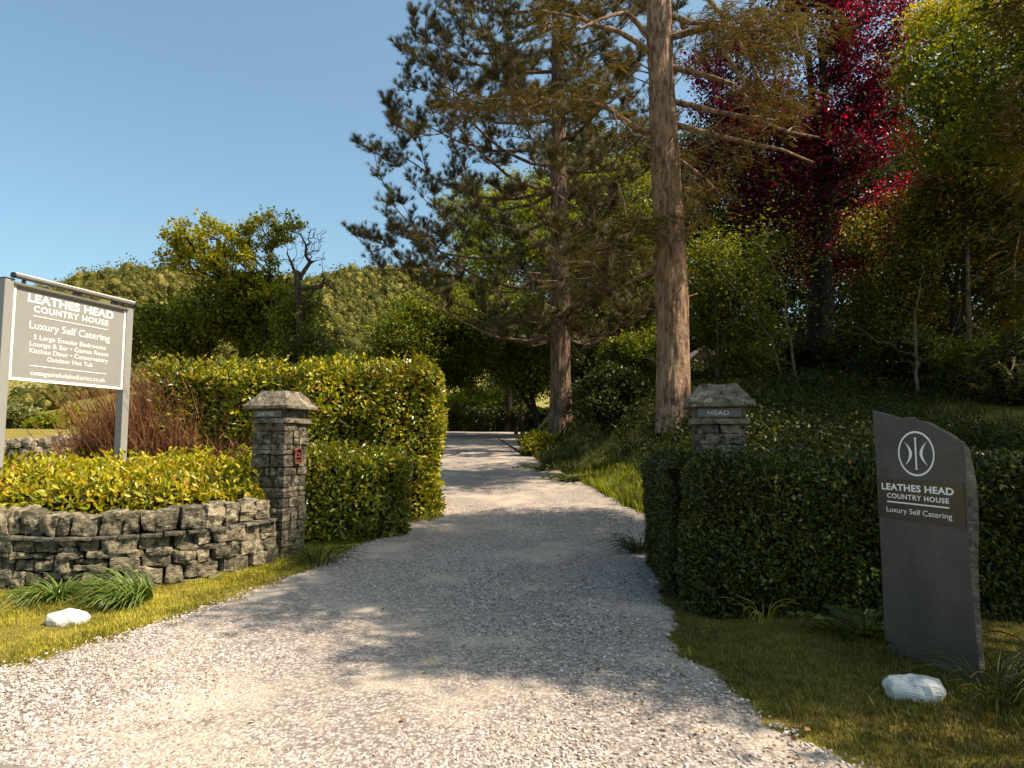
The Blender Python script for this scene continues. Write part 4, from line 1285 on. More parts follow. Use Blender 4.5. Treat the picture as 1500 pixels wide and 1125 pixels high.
def broadleaf(name, label, base, cs, ntarg, nleaf, lsize, mat, bark='bark', r0=.2, group=None, cat="tree", seed=1, clump=.7, shell=.5, rise=.5, stems=1, mats2=None, top=None, tip=.012, flat=.6):
    rng = np.random.default_rng(seed)
    base = np.array([base[0], base[1], float(hgt(base[0], base[1])) - .1])
    cz = np.array(cs)[:, :3].mean(0)
    root = thing(name, base + [0, 0, .1], label, cat, group)
    T = ell(cs, ntarg, rng, shell)
    T[:, 2] = np.maximum(T[:, 2], hgt(T[:, 0], T[:, 1]) + .2)
    hi = T[:, 2].max()
    top = np.array(top) if top is not None else np.array([cz[0] * .7 + base[0] * .3, cz[1], hi - (hi - base[2]) * .25])
    M = Mesh(); tipsall = None
    for s in range(stems):
        b = base + (rng.normal(size=3) * [.35, .35, 0] if s else 0)
        tp = top + (rng.normal(size=3) * [1.0, .8, .3] if s else 0)
        tr = trunk_nodes(b, tp, r0 * (1 if s == 0 else .7), r0 * .22, 16, .12 * (tp[2] - b[2]) / 6, rng=rng)
        Ts = T[s::stems]
        pos, par, r, tips = grow(tr, Ts, rng, rise, .45 if hi < 14 else .7, -.05, .07, tip)
        zf = b[2]
        tube(M, tr[:, :3], tr[:, 3], 12, 0, True, bark_disp(r0 * .12, r0 * .45, zf, 12))
        limbs(M, pos, par, r, len(tr))
        # leaves cluster round the tips and the outer twigs
    M.build("trunk", MT[bark], root)
    n = nleaf
    C = Mesh()
    tpl = [tpl_clump(9, lsize / (clump * .45), rng) for _ in range(3)]
    nc = n // 9
    idx = rng.integers(0, len(T), nc)
    off = nrm(rng.normal(size=(nc, 3))) * rng.random((nc, 1)) ** .5 * clump * np.array([1.15, 1.15, flat])
    P = T[idx] + off
    P[:, 2] = np.maximum(P[:, 2], hgt(P[:, 0], P[:, 1]) + .1)
    q = rng.normal(size=(nc, 3)); d = nrm(q * [1, 1, .4])
    rt = rot_frames(d, np.array([0, 0, 1.0]) + rng.normal(size=(nc, 3)) * .5)
    sc = clump * .45 * (.6 + .7 * rng.random(nc))
    if mats2:
        sel = mats2[1](P)
    for j in range(3):
        m = (np.arange(nc) % 3 == j)
        if mats2:
            scatter(C, *tpl[j], P[m & ~sel], rt[m & ~sel], sc[m & ~sel], 0); scatter(C, *tpl[j], P[m & sel], rt[m & sel], sc[m & sel], 1)
        else: scatter(C, *tpl[j], P[m], rt[m], sc[m])
    C.build("crown", [MT[mat]] + ([MT[mats2[0]]] if mats2 else []), root)
    return root

def E(px, py, D, rx, ry, rd=None):
    """crown lobe: centre under a pixel at distance D, radii in photo pixels at that distance"""
    c = at(px, py, D); k = D / F
    return (c[0], c[1], c[2], rx * k, rd if rd else (rx + ry) / 2 * k, ry * k)
def px_of(P):
    P = np.asarray(P, float) - EYE; c, s_ = math.cos(PITCH), math.sin(PITCH)
    d = P[:, 1] * c + P[:, 2] * s_
    return 750 + F * P[:, 0] / d, 562.5 - F * (P[:, 2] * c - P[:, 1] * s_) / d
def gx(px, D): return ((px - 750) / F * D * .995, D)

# --- the pine left of the redwood-barked trunk: long upswept boughs with needle tufts
def pine():
    rng = np.random.default_rng(5)
    b = at(823, 636, 24); b[2] = float(hgt(b[0], b[1])) - .1
    t1 = at(815, 0, 24); 
    top = np.array([t1[0] - .1, t1[1], 24.0])
    root = thing("pine_tree", b, "tall pine with brown furrowed trunk standing on the bank, boughs spreading left against the sky", "tree")
    tr = trunk_nodes(b, top, .44, .07, 26, .10, rng=rng)
    tr[:, 3] = np.interp(tr[:, 2], [b[2], b[2] + 2.5, 10, 17, 24], [.41, .345, .27, .19, .05])
    def envL(z): return np.interp(z, [4.5, 6, 8.2, 10, 12, 14.5, 17, 20, 24], [2.5, 5.2, 7.2, 6.8, 6.6, 5.6, 5.6, 4.0, .6])
    def envR(z): return np.interp(z, [4.5, 6, 9, 12, 15, 20, 24], [3.0, 4.5, 4.8, 4.6, 4.4, 3.2, .6])
    T = []
    while len(T) < 620:
        z = 4.6 + 18.6 * rng.random(); a = rng.random() * 2 * np.pi
        e = (envL(z) if math.cos(a) < 0 else envR(z)) * (1 if abs(math.cos(a)) > .5 else .85)
        f = rng.random() ** .5
        if f < .25: continue
        zz = z + .55 * f * f * 1.6 - .9 * (1 - f) * 0
        if wob(np.array([math.cos(a) * e * f, math.sin(a) * e * f, z * 1.6]), .8, 2) < -.35: continue
        T.append([tr[0, 0] + math.cos(a) * e * f, tr[0, 1] + math.sin(a) * e * f, zz])
    for (px, py, D) in ((528, 212, 23), (545, 222, 23.4), (560, 265, 23), (598, 78, 24), (606, 26, 24), (612, 60, 24.3), (640, 45, 24), (520, 345, 22.5), (545, 370, 22.5), (535, 350, 23), (575, 180, 24),
                        (590, 240, 23.5), (612, 130, 24), (600, 110, 23.4), (560, 395, 22), (590, 300, 23), (575, 340, 23), (640, 160, 24), (655, 60, 24.5), (620, 290, 24), (565, 230, 24), (700, 20, 23), (680, -30, 24), (640, 410, 22), (620, 350, 23)):
        T.append(at(px, py, D))
    T = np.array(T)
    M = Mesh(); ex = []
    for i in range(40):
        z = 5.0 + 16 * (i + .5) / 40 + .2 * rng.normal(); a = i * 2.4 + .4 * rng.normal()
        if i % 2: a = math.pi + .7 * rng.normal()
        e = (envL(z + 1) if math.cos(a) < 0 else envR(z + 1)) * (.72 + .22 * rng.random())
        k = int(np.argmin(abs(tr[:, 2] - z))); c = tr[k, :3]
        up_ = .05 + .30 * rng.random(); ca, sa = math.cos(a), math.sin(a)
        ex.append([c + np.array([ca * e * f, sa * e * f * .9, up_ * e * f ** 1.8 - .10 * e * math.sin(f * 3.1)]) for f in (0, .25, .5, .75, 1)])
    pos, par, r, tips = grow(tr, T, rng, .12, .5, .10, .05, .012, extra=ex, expo=2.3, maxfrac=.36)
    k = len(tr)
    for pl in ex:
        pl = np.asarray(pl); m = 1 + sum(max(1, int(np.linalg.norm(pl[i] - pl[i - 1]) / .5)) for i in range(1, len(pl)))
        r[k:k + m] = np.maximum(r[k:k + m], np.linspace(.075, .02, m)); k += m
    tube(M, tr[:, :3], tr[:, 3], 28, 0, True, bark_disp(.06, .07, b[2], 28))
    limbs(M, pos, par, r, len(tr), 7)
    C = Mesh()
    tp = np.array(tips); tpos = pos[tp]; tdir = nrm(pos[tp] - pos[par[tp]])
    # shoots from the tips and the outer part of each bough
    outer = np.where(r[len(tr):] < .022)[0] + len(tr)
    P0 = np.concatenate([np.repeat(tp, 6), rng.choice(outer, 8500)])
    p = pos[P0]; bd = nrm(pos[P0] - pos[par[P0]])
    m = len(P0)
    L = .18 + .42 * rng.random((m, 1))
    sd_ = nrm(bd * .55 + rng.normal(size=(m, 3)) * [.6, .6, .3] + [0, 0, .62])
    q = p + sd_ * L
    mid = (p + q) / 2 - [0, 0, .03]
    frusta(M, p, mid, np.full(m, .010), np.full(m, .008), 3); frusta(M, mid, q, np.full(m, .008), np.full(m, .005), 3)
    M.build("trunk", MT['pine_bark'], root)
    tt = [tpl_tuft(38, .020, rng) for _ in range(3)]
    sc = .23 + .11 * rng.random(m)
    rt = rot_frames(sd_ + [0, 0, .25])
    for j in range(3):
        k = np.arange(m) % 3 == j
        scatter(C, *tt[j], (q - sd_ * .10)[k], rt[k], sc[k])
    k = rng.random(m) < .55
    scatter(C, *tt[0], (p + sd_ * L * .35)[k], rt[k], sc[k] * .85)
    C.build("crown", MT['pine'], root)
pine()

def fir_foliage(C, P, dirs, rng, size=(.35, .65), down=.35, per=5, spread=.45):
    tt = [tpl_spray(8, rng, .22 + .1 * j) for j in range(3)]
    size = (size[0] * .55, size[1] * .62); per = int(per * 2.6)
    m = len(P) * per
    p = np.repeat(P, per, 0) + rng.normal(size=(m, 3)) * [spread, spread, spread * .4]
    d = nrm(np.repeat(dirs, per, 0) * [1, 1, .2] + rng.normal(size=(m, 3)) * [.6, .6, .12] + [0, 0, -down])
    rt = rot_frames(d, np.array([0, 0, 1.0]) + rng.normal(size=(m, 3)) * .22)
    sc = size[0] + (size[1] - size[0]) * rng.random(m)
    for j in range(3):
        k = np.arange(m) % 3 == j
        scatter(C, *tt[j], (p - d * sc[:, None] * .5)[k], rt[k], sc[k])

# --- the tall bare-trunked fir beside the HEAD pillar
def tall_fir():
    rng = np.random.default_rng(9)
    D = 16.3
    b = at(988, 634, D); b[2] = float(hgt(b[0], b[1])) - .15
    top0 = at(967, 0, D); top = top0 + (top0 - at(984, 500, D)) * .9
    root = thing("fir_tree", b, "tall fir with long bare pinkish-brown trunk, the thickest one, behind the HEAD pillar", "tree")
    n = 60
    t = np.linspace(0, 1, n); P = b + (top - b) * t[:, None]
    P[:, 0] += .04 * np.sin(t * 9)
    rr = np.interp(P[:, 2], [b[2], b[2] + 1.2, 5, 8, 12, top[2]], [.415, .395, .375, .345, .285, .08])
    tr = np.concatenate([P, rr[:, None]], 1)
    M = Mesh()
    ex = []
    def limb(*q): ex.append([at(*a) for a in q])
    limb((958, 80, 16.3), (930, 60, 16.1), (880, 38, 15.8), (830, 22, 15.4), (795, 17, 15.2))
    limb((955, 194, 16.3), (930, 187, 16.1), (902, 163, 15.7), (870, 150, 15.3), (838, 146, 15))
    limb((955, 60, 16.3), (918, 18, 16.0), (880, 28, 15.6), (850, 40, 15.2))
    limb((985, 24, 16.3), (1038, 35, 15.8), (1090, 44, 15.3), (1150, 42, 14.8))
    limb((990, 150, 16.3), (1040, 161, 15.8), (1100, 175, 15.3), (1150, 192, 14.9), (1200, 200, 14.6))
    limb((990, 183, 16.3), (1035, 193, 15.9), (1090, 208, 15.4), (1145, 220, 15.0), (1190, 240, 14.8))
    limb((972, -60, 16.3), (1040, 0, 15.6), (1068, 40, 15.3), (1090, 75, 15.2), (1108, 105, 15.1), (1130, 140, 15.0))
    limb((1042, 38, 15.75), (1060, 70, 15.5), (1085, 110, 15.3), (1110, 140, 15.2))
    limb((990, 100, 16.3), (1040, 112, 16.2), (1075, 125, 16.3), (1110, 165, 16.5))
    limb((990, 232, 16.3), (1030, 262, 16.4), (1060, 290, 16.4))
    limb((960, 395, 16.3), (935, 405, 15.9), (900, 425, 15.5))
    limb((958, 375, 16.3), (965, 350, 15.8), (950, 338, 15.4))
    T = []
    def reg(px, py, rx, ry, D0, k, dd=1.0):
        for _ in range(k):
            a = nrm(rng.normal(size=2)) * rng.random() ** .5
            T.append(at(px + a[0] * rx, py + a[1] * ry, D0 + dd * rng.normal()))
    reg(770, 160, 75, 22, 15, 20, .6); reg(860, 145, 50, 30, 15, 14, .6); reg(880, 90, 60, 30, 15.6, 7); reg(840, 30, 70, 22, 15.2, 15)
    reg(690, 150, 30, 12, 15, 6, .4); reg(915, 195, 30, 18, 15.5, 6)
    reg(940, 335, 42, 22, 15, 14, .4); reg(890, 370, 50, 24, 15, 14, .6); reg(850, 420, 45, 18, 15.2, 10, .6)
    reg(1100, 25, 65, 24, 15, 18); reg(1140, 75, 45, 28, 15, 13); reg(1120, 135, 45, 18, 15, 11); reg(1180, 50, 40, 40, 14.5, 9); reg(1040, 60, 30, 50, 16, 9)
    reg(1070, 210, 60, 30, 15.5, 12); reg(1030, 300, 40, 50, 16.5, 10); reg(1150, 175, 40, 20, 15, 9)
    reg(1020, 330, 35, 40, 17, 6); reg(900, 260, 40, 40, 16.5, 3)
    # crown above the frame
    for _ in range(120):
        z = 13.5 + (top[2] - 13) * rng.random(); a = rng.random() * 6.28
        e = np.interp(z, [12, 16, 20, top[2]], [5.0, 4.4, 3.2, .4]) * (.35 + .65 * rng.random())
        T.append([b[0] + e * math.cos(a), b[1] + e * math.sin(a), z - .1 * e])
    T = np.array(T)
    pos, par, r, tips = grow(tr, T, rng, -.05, .45, -.12, .05, .009, extra=ex, expo=2.5, maxfrac=.3)
    # hand placed limbs stay stout
    nt = len(tr); 
    r[nt:] = np.maximum(r[nt:], .010)
    k = nt
    for pl in ex:
        pl = np.asarray(pl); m = 1 + sum(max(1, int(np.linalg.norm(pl[i] - pl[i - 1]) / .45)) for i in range(1, len(pl)))
        r[k:k + m] = np.maximum(r[k:k + m], np.linspace(.078, .028, m)); k += m
    tube(M, tr[:, :3], tr[:, 3], 36, 0, True, bark_disp(.035, .05, b[2], 36))
    limbs(M, pos, par, r, nt, 8)
    # broken stubs on the trunk
    for _ in range(34):
        z = rng.uniform(3, 12); a = rng.random() * 6.28; i = int(np.argmin(abs(tr[:, 2] - z)))
        c = tr[i, :3]; d = np.array([math.cos(a), math.sin(a), .35]); rr_ = tr[i, 3]
        L = rng.uniform(.10, .55)
        frusta(M, [c + d * rr_ * .8], [c + d * (rr_ + L)], [.022], [.010], 5)
    tp = np.array(tips)
    dirs = nrm(pos[tp] - pos[par[tp]])
    C = Mesh()
    fir_foliage(C, pos[tp], dirs, rng, (.30, .60), .30, 7, .27)
    # secondary twigs
    out = np.where((r[nt:] < .02))[0] + nt
    o2 = rng.choice(out, 900); dd = nrm(rng.normal(size=(900, 3)) * [1, 1, .25] + [0, 0, -.2]) * (.25 + .4 * rng.random((900, 1)))
    frusta(M, pos[o2], pos[o2] + dd, np.full(900, .008), np.full(900, .003), 3)
    fir_foliage(C, (pos[o2] + dd)[:420], nrm(dd)[:420], rng, (.25, .45), .25, 3, .10)
    M.build("trunk", MT['fir_bark'], root)
    C.build("crown", MT['fir'], root)
tall_fir()

# --- big conifer to the right: only its lower boughs reach into the view, its crown shades the drive
def near_conifer():
    rng = np.random.default_rng(12)
    b = np.array([8.6, 6.5, float(hgt(8.6, 6.5)) - .1]); top = b + [.2, .1, 15]
    root = thing("fir_tree", b, "dark fir whose lower boughs hang in from the right edge at the top right", "tree")
    tr = trunk_nodes(b, top, .42, .06, 24, .06, rng=rng)
    T = []
    for _ in range(420):
        z = 6.2 + 8.6 * rng.random(); a = rng.random() * 6.28
        e = np.interp(z, [6, 8, 10, 12, 14.8], [4.8, 5.3, 4.8, 2.9, .5])
        f = rng.random() ** .5
        if f < .2: continue
        x, y = b[0] + e * f * math.cos(a), b[1] + e * f * math.sin(a)
        if wob(np.array([x, y, z * .25]), 1.35, 2) < -.12: continue
        T.append([x, y, z - .25 * f])
    T = np.array(T); u, v = px_of(T); T = list(T[~((u < 1490) & (v > -70) & (T[:, 1] > 2))])
    for (px, py, D) in ((1470, 20, 9.4), (1490, 60, 9), (1500, 120, 9), (1480, 170, 9.2), (1495, 230, 8.8), (1500, 300, 8.6), (1470, 330, 9), (1500, 370, 8.6), (1485, 420, 8.6), (1500, 480, 8.4), (1440, 20, 9.6), (1445, 200, 9.4), (1490, 545, 8.2)):
        for _ in range(2): T.append(at(px + 10 + 12 * rng.normal(), py + 14 * rng.normal(), D + .2 * rng.normal()))
    T = np.array(T)
    pos, par, r, tips = grow(tr, T, rng, -.08, .5, -.08, .05, .009, expo=2.5, maxfrac=.3)
    M = Mesh(); tube(M, tr[:, :3], tr[:, 3], 18, 0, True, bark_disp(.03, .15, b[2], 18)); limbs(M, pos, par, r, len(tr), 6)
    M.build("trunk", MT['fir_bark'], root)
    tp = np.array(tips); C = Mesh()
    fir_foliage(C, pos[tp], nrm(pos[tp] - pos[par[tp]]), rng, (.35, .6), .28, 9, .26)
    C.build("crown", MT['fir'], root)
near_conifer()

# --- left: pale green tree, dead tree, bushes below
broadleaf("oak_tree", "open yellow-green tree with a wide flat crown above the left end of the tall hedge", gx(385, 26),
          [E(320, 352, 26, 78, 30), E(390, 338, 26, 50, 28), E(285, 382, 26, 55, 22), E(350, 392, 26, 75, 26), E(425, 335, 26, 22, 18), E(262, 372, 26, 30, 16), E(370, 425, 26, 50, 18)],
          260, 14000, .13, 'oak', 'dark_bark', .19, seed=21, clump=.34, shell=.9, rise=.35, top=at(392, 400, 26), flat=.5, tip=.016)
broadleaf("bushy_tree", "dense dark green tree filling the gap under the flat-crowned tree", gx(300, 28),
          [E(270, 480, 28, 75, 45), E(330, 450, 27, 70, 48), E(400, 470, 28, 65, 60), E(210, 505, 28, 40, 30)],
          170, 36000, .15, 'green', 'dark_bark', .18, seed=22, clump=.75, rise=.6, stems=3)
def dead_tree():
    rng = np.random.default_rng(31)
    D = 25; b = np.array([*gx(432, D), 0]); b[2] = float(hgt(b[0], b[1])) - .1
    root = thing("dead_tree", b, "bare dead tree with twisted dark limbs beside the flat-crowned green tree", "tree")
    top = at(440, 400, D)
    tr = trunk_nodes(b, top, .24, .11, 12, .12, rng=rng)
    ex = [[at(440, 405, D), at(452, 385, D), at(447, 362, D), at(440, 345, D)], [at(440, 410, D), at(428, 385, D), at(420, 372, D)],
          [at(442, 440, D), at(462, 425, D), at(478, 415, D), at(492, 430, D)], [at(440, 455, D), at(462, 440, D), at(480, 448, D)], [at(470, 420, D), at(474, 408, D)],
          [at(440, 500, D), at(465, 495, D), at(480, 510, D), at(472, 530, D)]]
    T = np.array([at(445 + 32 * (rng.random() * 2 - 1), 358 + 26 * (rng.random() * 2 - 1), D + rng.normal() * .5) for _ in range(70)] + [at(485 + 12 * rng.normal(), 425 + 10 * rng.normal(), D) for _ in range(6)])
    pos, par, r, tips = grow(tr, T, rng, .5, .3, 0, .10, .009, extra=ex, maxfrac=.5)
    k = len(tr)
    r[k:] = np.maximum(r[k:], .010)
    for pl in ex:
        pl = np.asarray(pl); m = 1 + sum(max(1, int(np.linalg.norm(pl[i] - pl[i - 1]) / .3)) for i in range(1, len(pl)))
        r[k:k + m] = np.maximum(r[k:k + m], np.linspace(.085, .028, m)); k += m
    M = Mesh(); tube(M, tr[:, :3], tr[:, 3], 12, 0, True, bark_disp(.03, .1, b[2], 12)); limbs(M, pos, par, r, len(tr))
    M.build("trunk", MT['bark'], root)
dead_tree()
broadleaf("bushy_tree", "green bushes crowding round the foot of the dead tree", gx(450, 27),
          [E(440, 515, 25.5, 45, 34), E(475, 530, 25, 25, 20), E(432, 462, 25.6, 24, 36)], 60, 11000, .13, 'green', 'dark_bark', .1, seed=23, clump=.6, rise=.6, stems=2)

# --- middle distance, between the tall hedge and the pine
mid = [
    ("spreading green tree rising just behind the middle of the tall hedge", 560, 33, [(578, 490, 32, 30), (605, 468, 38, 32), (548, 528, 28, 22), (622, 515, 52, 45)], 'green', 26000, .15, .22, 1),
    ("dark rounded tree standing over the sunlit end of the tall hedge", 640, 36, [(650, 460, 50, 45), (660, 520, 50, 50), (615, 540, 40, 40)], 'green', 33000, .16, .24, 1),
    ("yellow-green tree glowing through the boughs of the pine", 745, 42, [(760, 300, 60, 50), (720, 370, 70, 55), (800, 360, 60, 70), (690, 300, 40, 40), (740, 440, 70, 40)], 'lime', 42000, .19, .26, 1),
    ("leafy tree leaning over the far bend of the drive, left of the pine trunk", 790, 34, [(745, 470, 65, 45), (700, 490, 50, 40), (780, 530, 45, 55), (730, 530, 40, 30)], 'green', 32000, .15, .17, 2),
    ("sunlit green tree showing between the pine trunk and the tall fir", 905, 34, [(900, 330, 60, 60), (880, 430, 55, 60), (940, 400, 45, 70), (920, 500, 60, 40)], 'green', 42000, .16, .22, 2),
    ("yellow-green tree high behind the gap between the two tall trunks", 880, 46, [(880, 270, 60, 45), (930, 290, 50, 60), (850, 330, 45, 45)], 'lime', 20000, .20, .24, 1),
]
for i, (lab, px, D, lobes, mt, nl, ls, r0, st) in enumerate(mid):
    broadleaf("broadleaf_tree", lab, gx(px, D), [E(a, b_, D + (k - 1) * .8, c, d) for k, (a, b_, c, d) in enumerate(lobes)], 170, nl, ls, mt, 'dark_bark', r0, "trees beyond the drive", seed=40 + i, clump=.95 * D / 36, rise=.5, stems=st)
broadleaf("bright_shrub", "bright lime-green shrub beyond the dark hedge at the end of the drive", gx(685, 46), [E(680, 592, 46, 38, 20), E(705, 580, 46, 26, 18)], 40, 8000, .2, 'lime', 'bark', .08, None, "shrub", 51, .8, stems=3)
broadleaf("willow_tree", "pale grey-green willow at the far bend of the drive, right of the lime shrub", gx(745, 52), [E(745, 585, 52, 32, 28), E(730, 560, 52, 22, 18)], 60, 11000, .17, 'willow', 'pale_bark', .12, None, "tree", 52, .8, stems=2)
broadleaf("slim_tree", "slim twin-stemmed tree at the inside of the bend, left of the pine foot", gx(766, 38), [E(750, 520, 38, 34, 34), E(770, 560, 38, 22, 30)], 40, 6000, .14, 'dark', 'bark', .10, None, "tree", 53, .7, stems=2)

# --- right hand woodland
broadleaf("copper_beech", "crimson copper beech with near-black trunk, the only red-leaved tree", gx(1212, 27),
          [E(1270, 60, 27, 70, 110), E(1130, 190, 27.5, 90, 70), E(1240, 210, 27, 90, 60), E(1060, 190, 28, 50, 60), E(1330, 290, 26.5, 60, 40), E(1290, 150, 26.5, 60, 60), E(1200, -60, 27, 90, 90), E(1110, 90, 28, 70, 70), E(1040, 250, 28, 60, 50), E(1150, 290, 27.5, 80, 50), E(1030, 120, 28.5, 40, 50), E(1180, 345, 28, 90, 50), E(1310, 330, 27.5, 60, 45), E(1240, 390, 28.5, 70, 30), E(1370, 240, 27, 40, 50)],
          520, 92000, .14, 'copper', 'dark_bark', .46, seed=61, clump=.85, shell=.6, rise=.75, top=at(1205, 60, 27), stems=2)
broadleaf("russet_tree", "russet and green understory tree below the copper beech crown", gx(1270, 24),
          [E(1290, 350, 24, 60, 40), E(1340, 310, 24, 55, 35), E(1300, 420, 24, 60, 36), E(1385, 290, 24, 40, 25)], 130, 13000, .12, 'copper_orange', 'dark_bark', .14, seed=62, clump=.65, rise=.6, stems=2,
          mats2=('woodgold', lambda P: wob(P, .9, 2) > -.3))
right = [
    ("yellow-green broadleaf tree rising to the top right behind the fir boughs", 1420, 19, [(1400, 80, 75, 90), (1470, 160, 70, 80), (1390, 200, 50, 60), (1460, -40, 90, 60), (1500, 260, 60, 60)], 'oak', 40000, .11, .15, 1, 'dark_bark'),
    ("leafy tree halfway down the right edge, sunlight painted into its golden leaves", 1400, 21, [(1390, 300, 60, 55), (1450, 340, 60, 60), (1350, 370, 50, 45), (1490, 420, 60, 60)], 'woodgold', 27000, .12, .16, 2, 'dark_bark'),
    ("arching hazel with sunlit leaves directly right of the tall fir trunk", 1060, 20, [(1045, 375, 38, 30), (1085, 420, 45, 34), (1035, 450, 36, 40), (1110, 370, 30, 20), (1080, 485, 55, 28)], 'green', 17000, .11, .07, 3, 'bark'),
    ("small tree with sunlight painted into its leaves, under the middle of the woodland edge", 1340, 23, [(1330, 430, 55, 40), (1290, 460, 50, 40), (1380, 470, 45, 35)], 'woodgold', 13000, .12, .08, 2, 'dark_bark'),
]
for i, (lab, px, D, lobes, mt, nl, ls, r0, st, bk) in enumerate(right):
    broadleaf("broadleaf_tree", lab, gx(px, D), [E(a, b_, D + (k - 1) * .5, c, d) for k, (a, b_, c, d) in enumerate(lobes)], 150, nl, ls, mt, bk, r0, "trees on the woodland edge", seed=70 + i, clump=.62, rise=.6, stems=st)

# trees added past the right edge to shade the lawn and the bank
def lobes_at(x, y, z, r, rz): 
    g = float(hgt(x, y)); return [(x, y, g + z, r, r, rz), (x + r * .4, y - r * .4, g + z - rz * .5, r * .7, r * .7, rz * .7), (x - r * .4, y + r * .3, g + z + rz * .3, r * .7, r * .7, rz * .7)]
for i, (x, y, z, r, rz, n, lab) in enumerate([
        (8.5, 3.1, 6.2, 2.5, 1.7, 8500, "small unseen tree added outside the right edge to shade the lawn and slate sign"),
        (15.5, 12.8, 8.5, 4.2, 4.0, 36000, "leafy tree on the bank outside the right edge, shading the grass slope"),
        (19.0, 17.5, 9.5, 4.6, 5.0, 30000, "tall leafy tree outside the right edge, farther up the bank"),
        (12.8, 8.2, 8.0, 2.8, 3.0, 20000, "narrow leafy tree close behind the dark fir at the right edge"),
        (13.6, 15.6, 7.6, 3.4, 3.4, 22000, "leafy tree beside the lawn, in the second row outside the right edge"),
        (17.4, 9.2, 8.6, 3.8, 3.6, 26000, "wide leafy tree farthest outside the right edge, level with the clipped hedge"),
        (24.5, 24.0, 10.5, 5.0, 5.5, 26000, "broad leafy tree at the back corner of the lawn, outside the right edge")]):
    broadleaf("broadleaf_tree", lab, (x, y), lobes_at(x, y, z, r, rz), 120, n, .14, 'green', 'dark_bark', .16, "trees on the woodland edge", seed=120 + i, clump=.8, rise=.5)

# unseen tree added past the right edge, crown shaped to shade the drive
gz = float(hgt(8.2, 4.4))
broadleaf("unseen_shade_tree", "unseen spreading tree added outside the right edge, crown shaped to shade the drive", (8.2, 4.4),
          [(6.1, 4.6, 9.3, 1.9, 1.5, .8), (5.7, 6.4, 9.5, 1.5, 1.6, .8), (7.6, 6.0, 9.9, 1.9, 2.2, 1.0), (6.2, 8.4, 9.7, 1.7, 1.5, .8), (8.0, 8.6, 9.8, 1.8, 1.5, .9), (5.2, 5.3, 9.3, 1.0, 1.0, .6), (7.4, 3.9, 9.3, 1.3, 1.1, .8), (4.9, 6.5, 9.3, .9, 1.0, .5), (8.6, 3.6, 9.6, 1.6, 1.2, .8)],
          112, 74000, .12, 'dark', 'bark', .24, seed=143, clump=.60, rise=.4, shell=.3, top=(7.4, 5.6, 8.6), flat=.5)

def sapling(pts, label, seed, r0=.045, nl=1200):
    rng = np.random.default_rng(seed)
    P = np.array([at(*q) for q in pts]); P[0, 2] = float(hgt(P[0, 0], P[0, 1])) - .05
    root = thing("sapling", P[0], label, "sapling")
    tt = np.linspace(0, len(P) - 1, 16); Q = np.stack([np.interp(tt, range(len(P)), P[:, k]) for k in range(3)], -1)
    Q = Q + rng.normal(size=Q.shape) * .02
    tr = np.concatenate([Q, np.linspace(r0, .012, 16)[:, None]], 1)
    T = np.concatenate([Q[5:] + rng.normal(size=(11, 3)) * .6 + [0, 0, .4] for _ in range(3)])
    pos, par, r, tips = grow(tr, T, rng, .5, .3, 0, .08, .006)
    M = Mesh(); tube(M, tr[:, :3], tr[:, 3], 8); limbs(M, pos, par, r, len(tr), 5); M.build("trunk", MT['pale_bark'], root)
    C = Mesh(); m = nl; idx = rng.integers(0, len(T), m)
    p = T[idx] + rng.normal(size=(m, 3)) * .28
    scatter(C, *LEAF, p, rot_frames(nrm(rng.normal(size=(m, 3)) * [1, 1, .4]), np.array([0, 0, 1.]) + .5 * rng.normal(size=(m, 3))), .10 * (.6 + .6 * rng.random(m)))
    C.build("crown", MT['green'], root)
sapling([(1167, 566, 19), (1160, 520, 19), (1153, 470, 18.8), (1148, 420, 18.6), (1130, 385, 18.4), (1115, 362, 18.2)], "thin pale curving sapling stem in front of the copper beech trunk", 81)
sapling([(1150, 560, 19.5), (1130, 500, 19.3), (1100, 450, 19), (1060, 405, 18.6), (1045, 385, 18.4)], "thin pale stem leaning left over the shrubs beside the house roof", 82, .03)
sapling([(1342, 580, 17), (1343, 520, 17), (1340, 460, 17), (1352, 400, 17)], "straight slim sapling on the bank left of the right edge woodland", 83, .05)

# --- backdrop of shaded woodland: each tree its own trunk and crown
back = [(855, 50, 'tall dark tree deep behind the pine trunk'), (960, 52, 'dark tree directly behind the tall fir trunk'), (1040, 46, 'dark tree behind the arching hazel'),
        (1120, 42, 'shadowy tree left of the copper beech trunks'), (1195, 48, 'shadowy tree hidden straight behind the copper beech trunks'), (1275, 40, 'shadowy tree behind the russet understory tree'),
        (1360, 36, 'dark tree deep in the wood, second from the right edge'), (1450, 32, 'dark tree deep in the wood at the right edge'), (1545, 30, 'dark tree reaching in past the right edge of the wood')]
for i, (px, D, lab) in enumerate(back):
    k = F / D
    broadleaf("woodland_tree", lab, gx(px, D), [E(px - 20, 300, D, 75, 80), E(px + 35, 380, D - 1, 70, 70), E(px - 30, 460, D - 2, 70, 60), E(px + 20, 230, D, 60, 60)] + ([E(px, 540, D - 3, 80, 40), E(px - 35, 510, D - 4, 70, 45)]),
              170, 36000, .22 * D / 42, 'dark', 'dark_bark', .25, "shaded woodland trees behind the lawn", seed=90 + i, clump=1.15 * D / 42, rise=.5, stems=1)

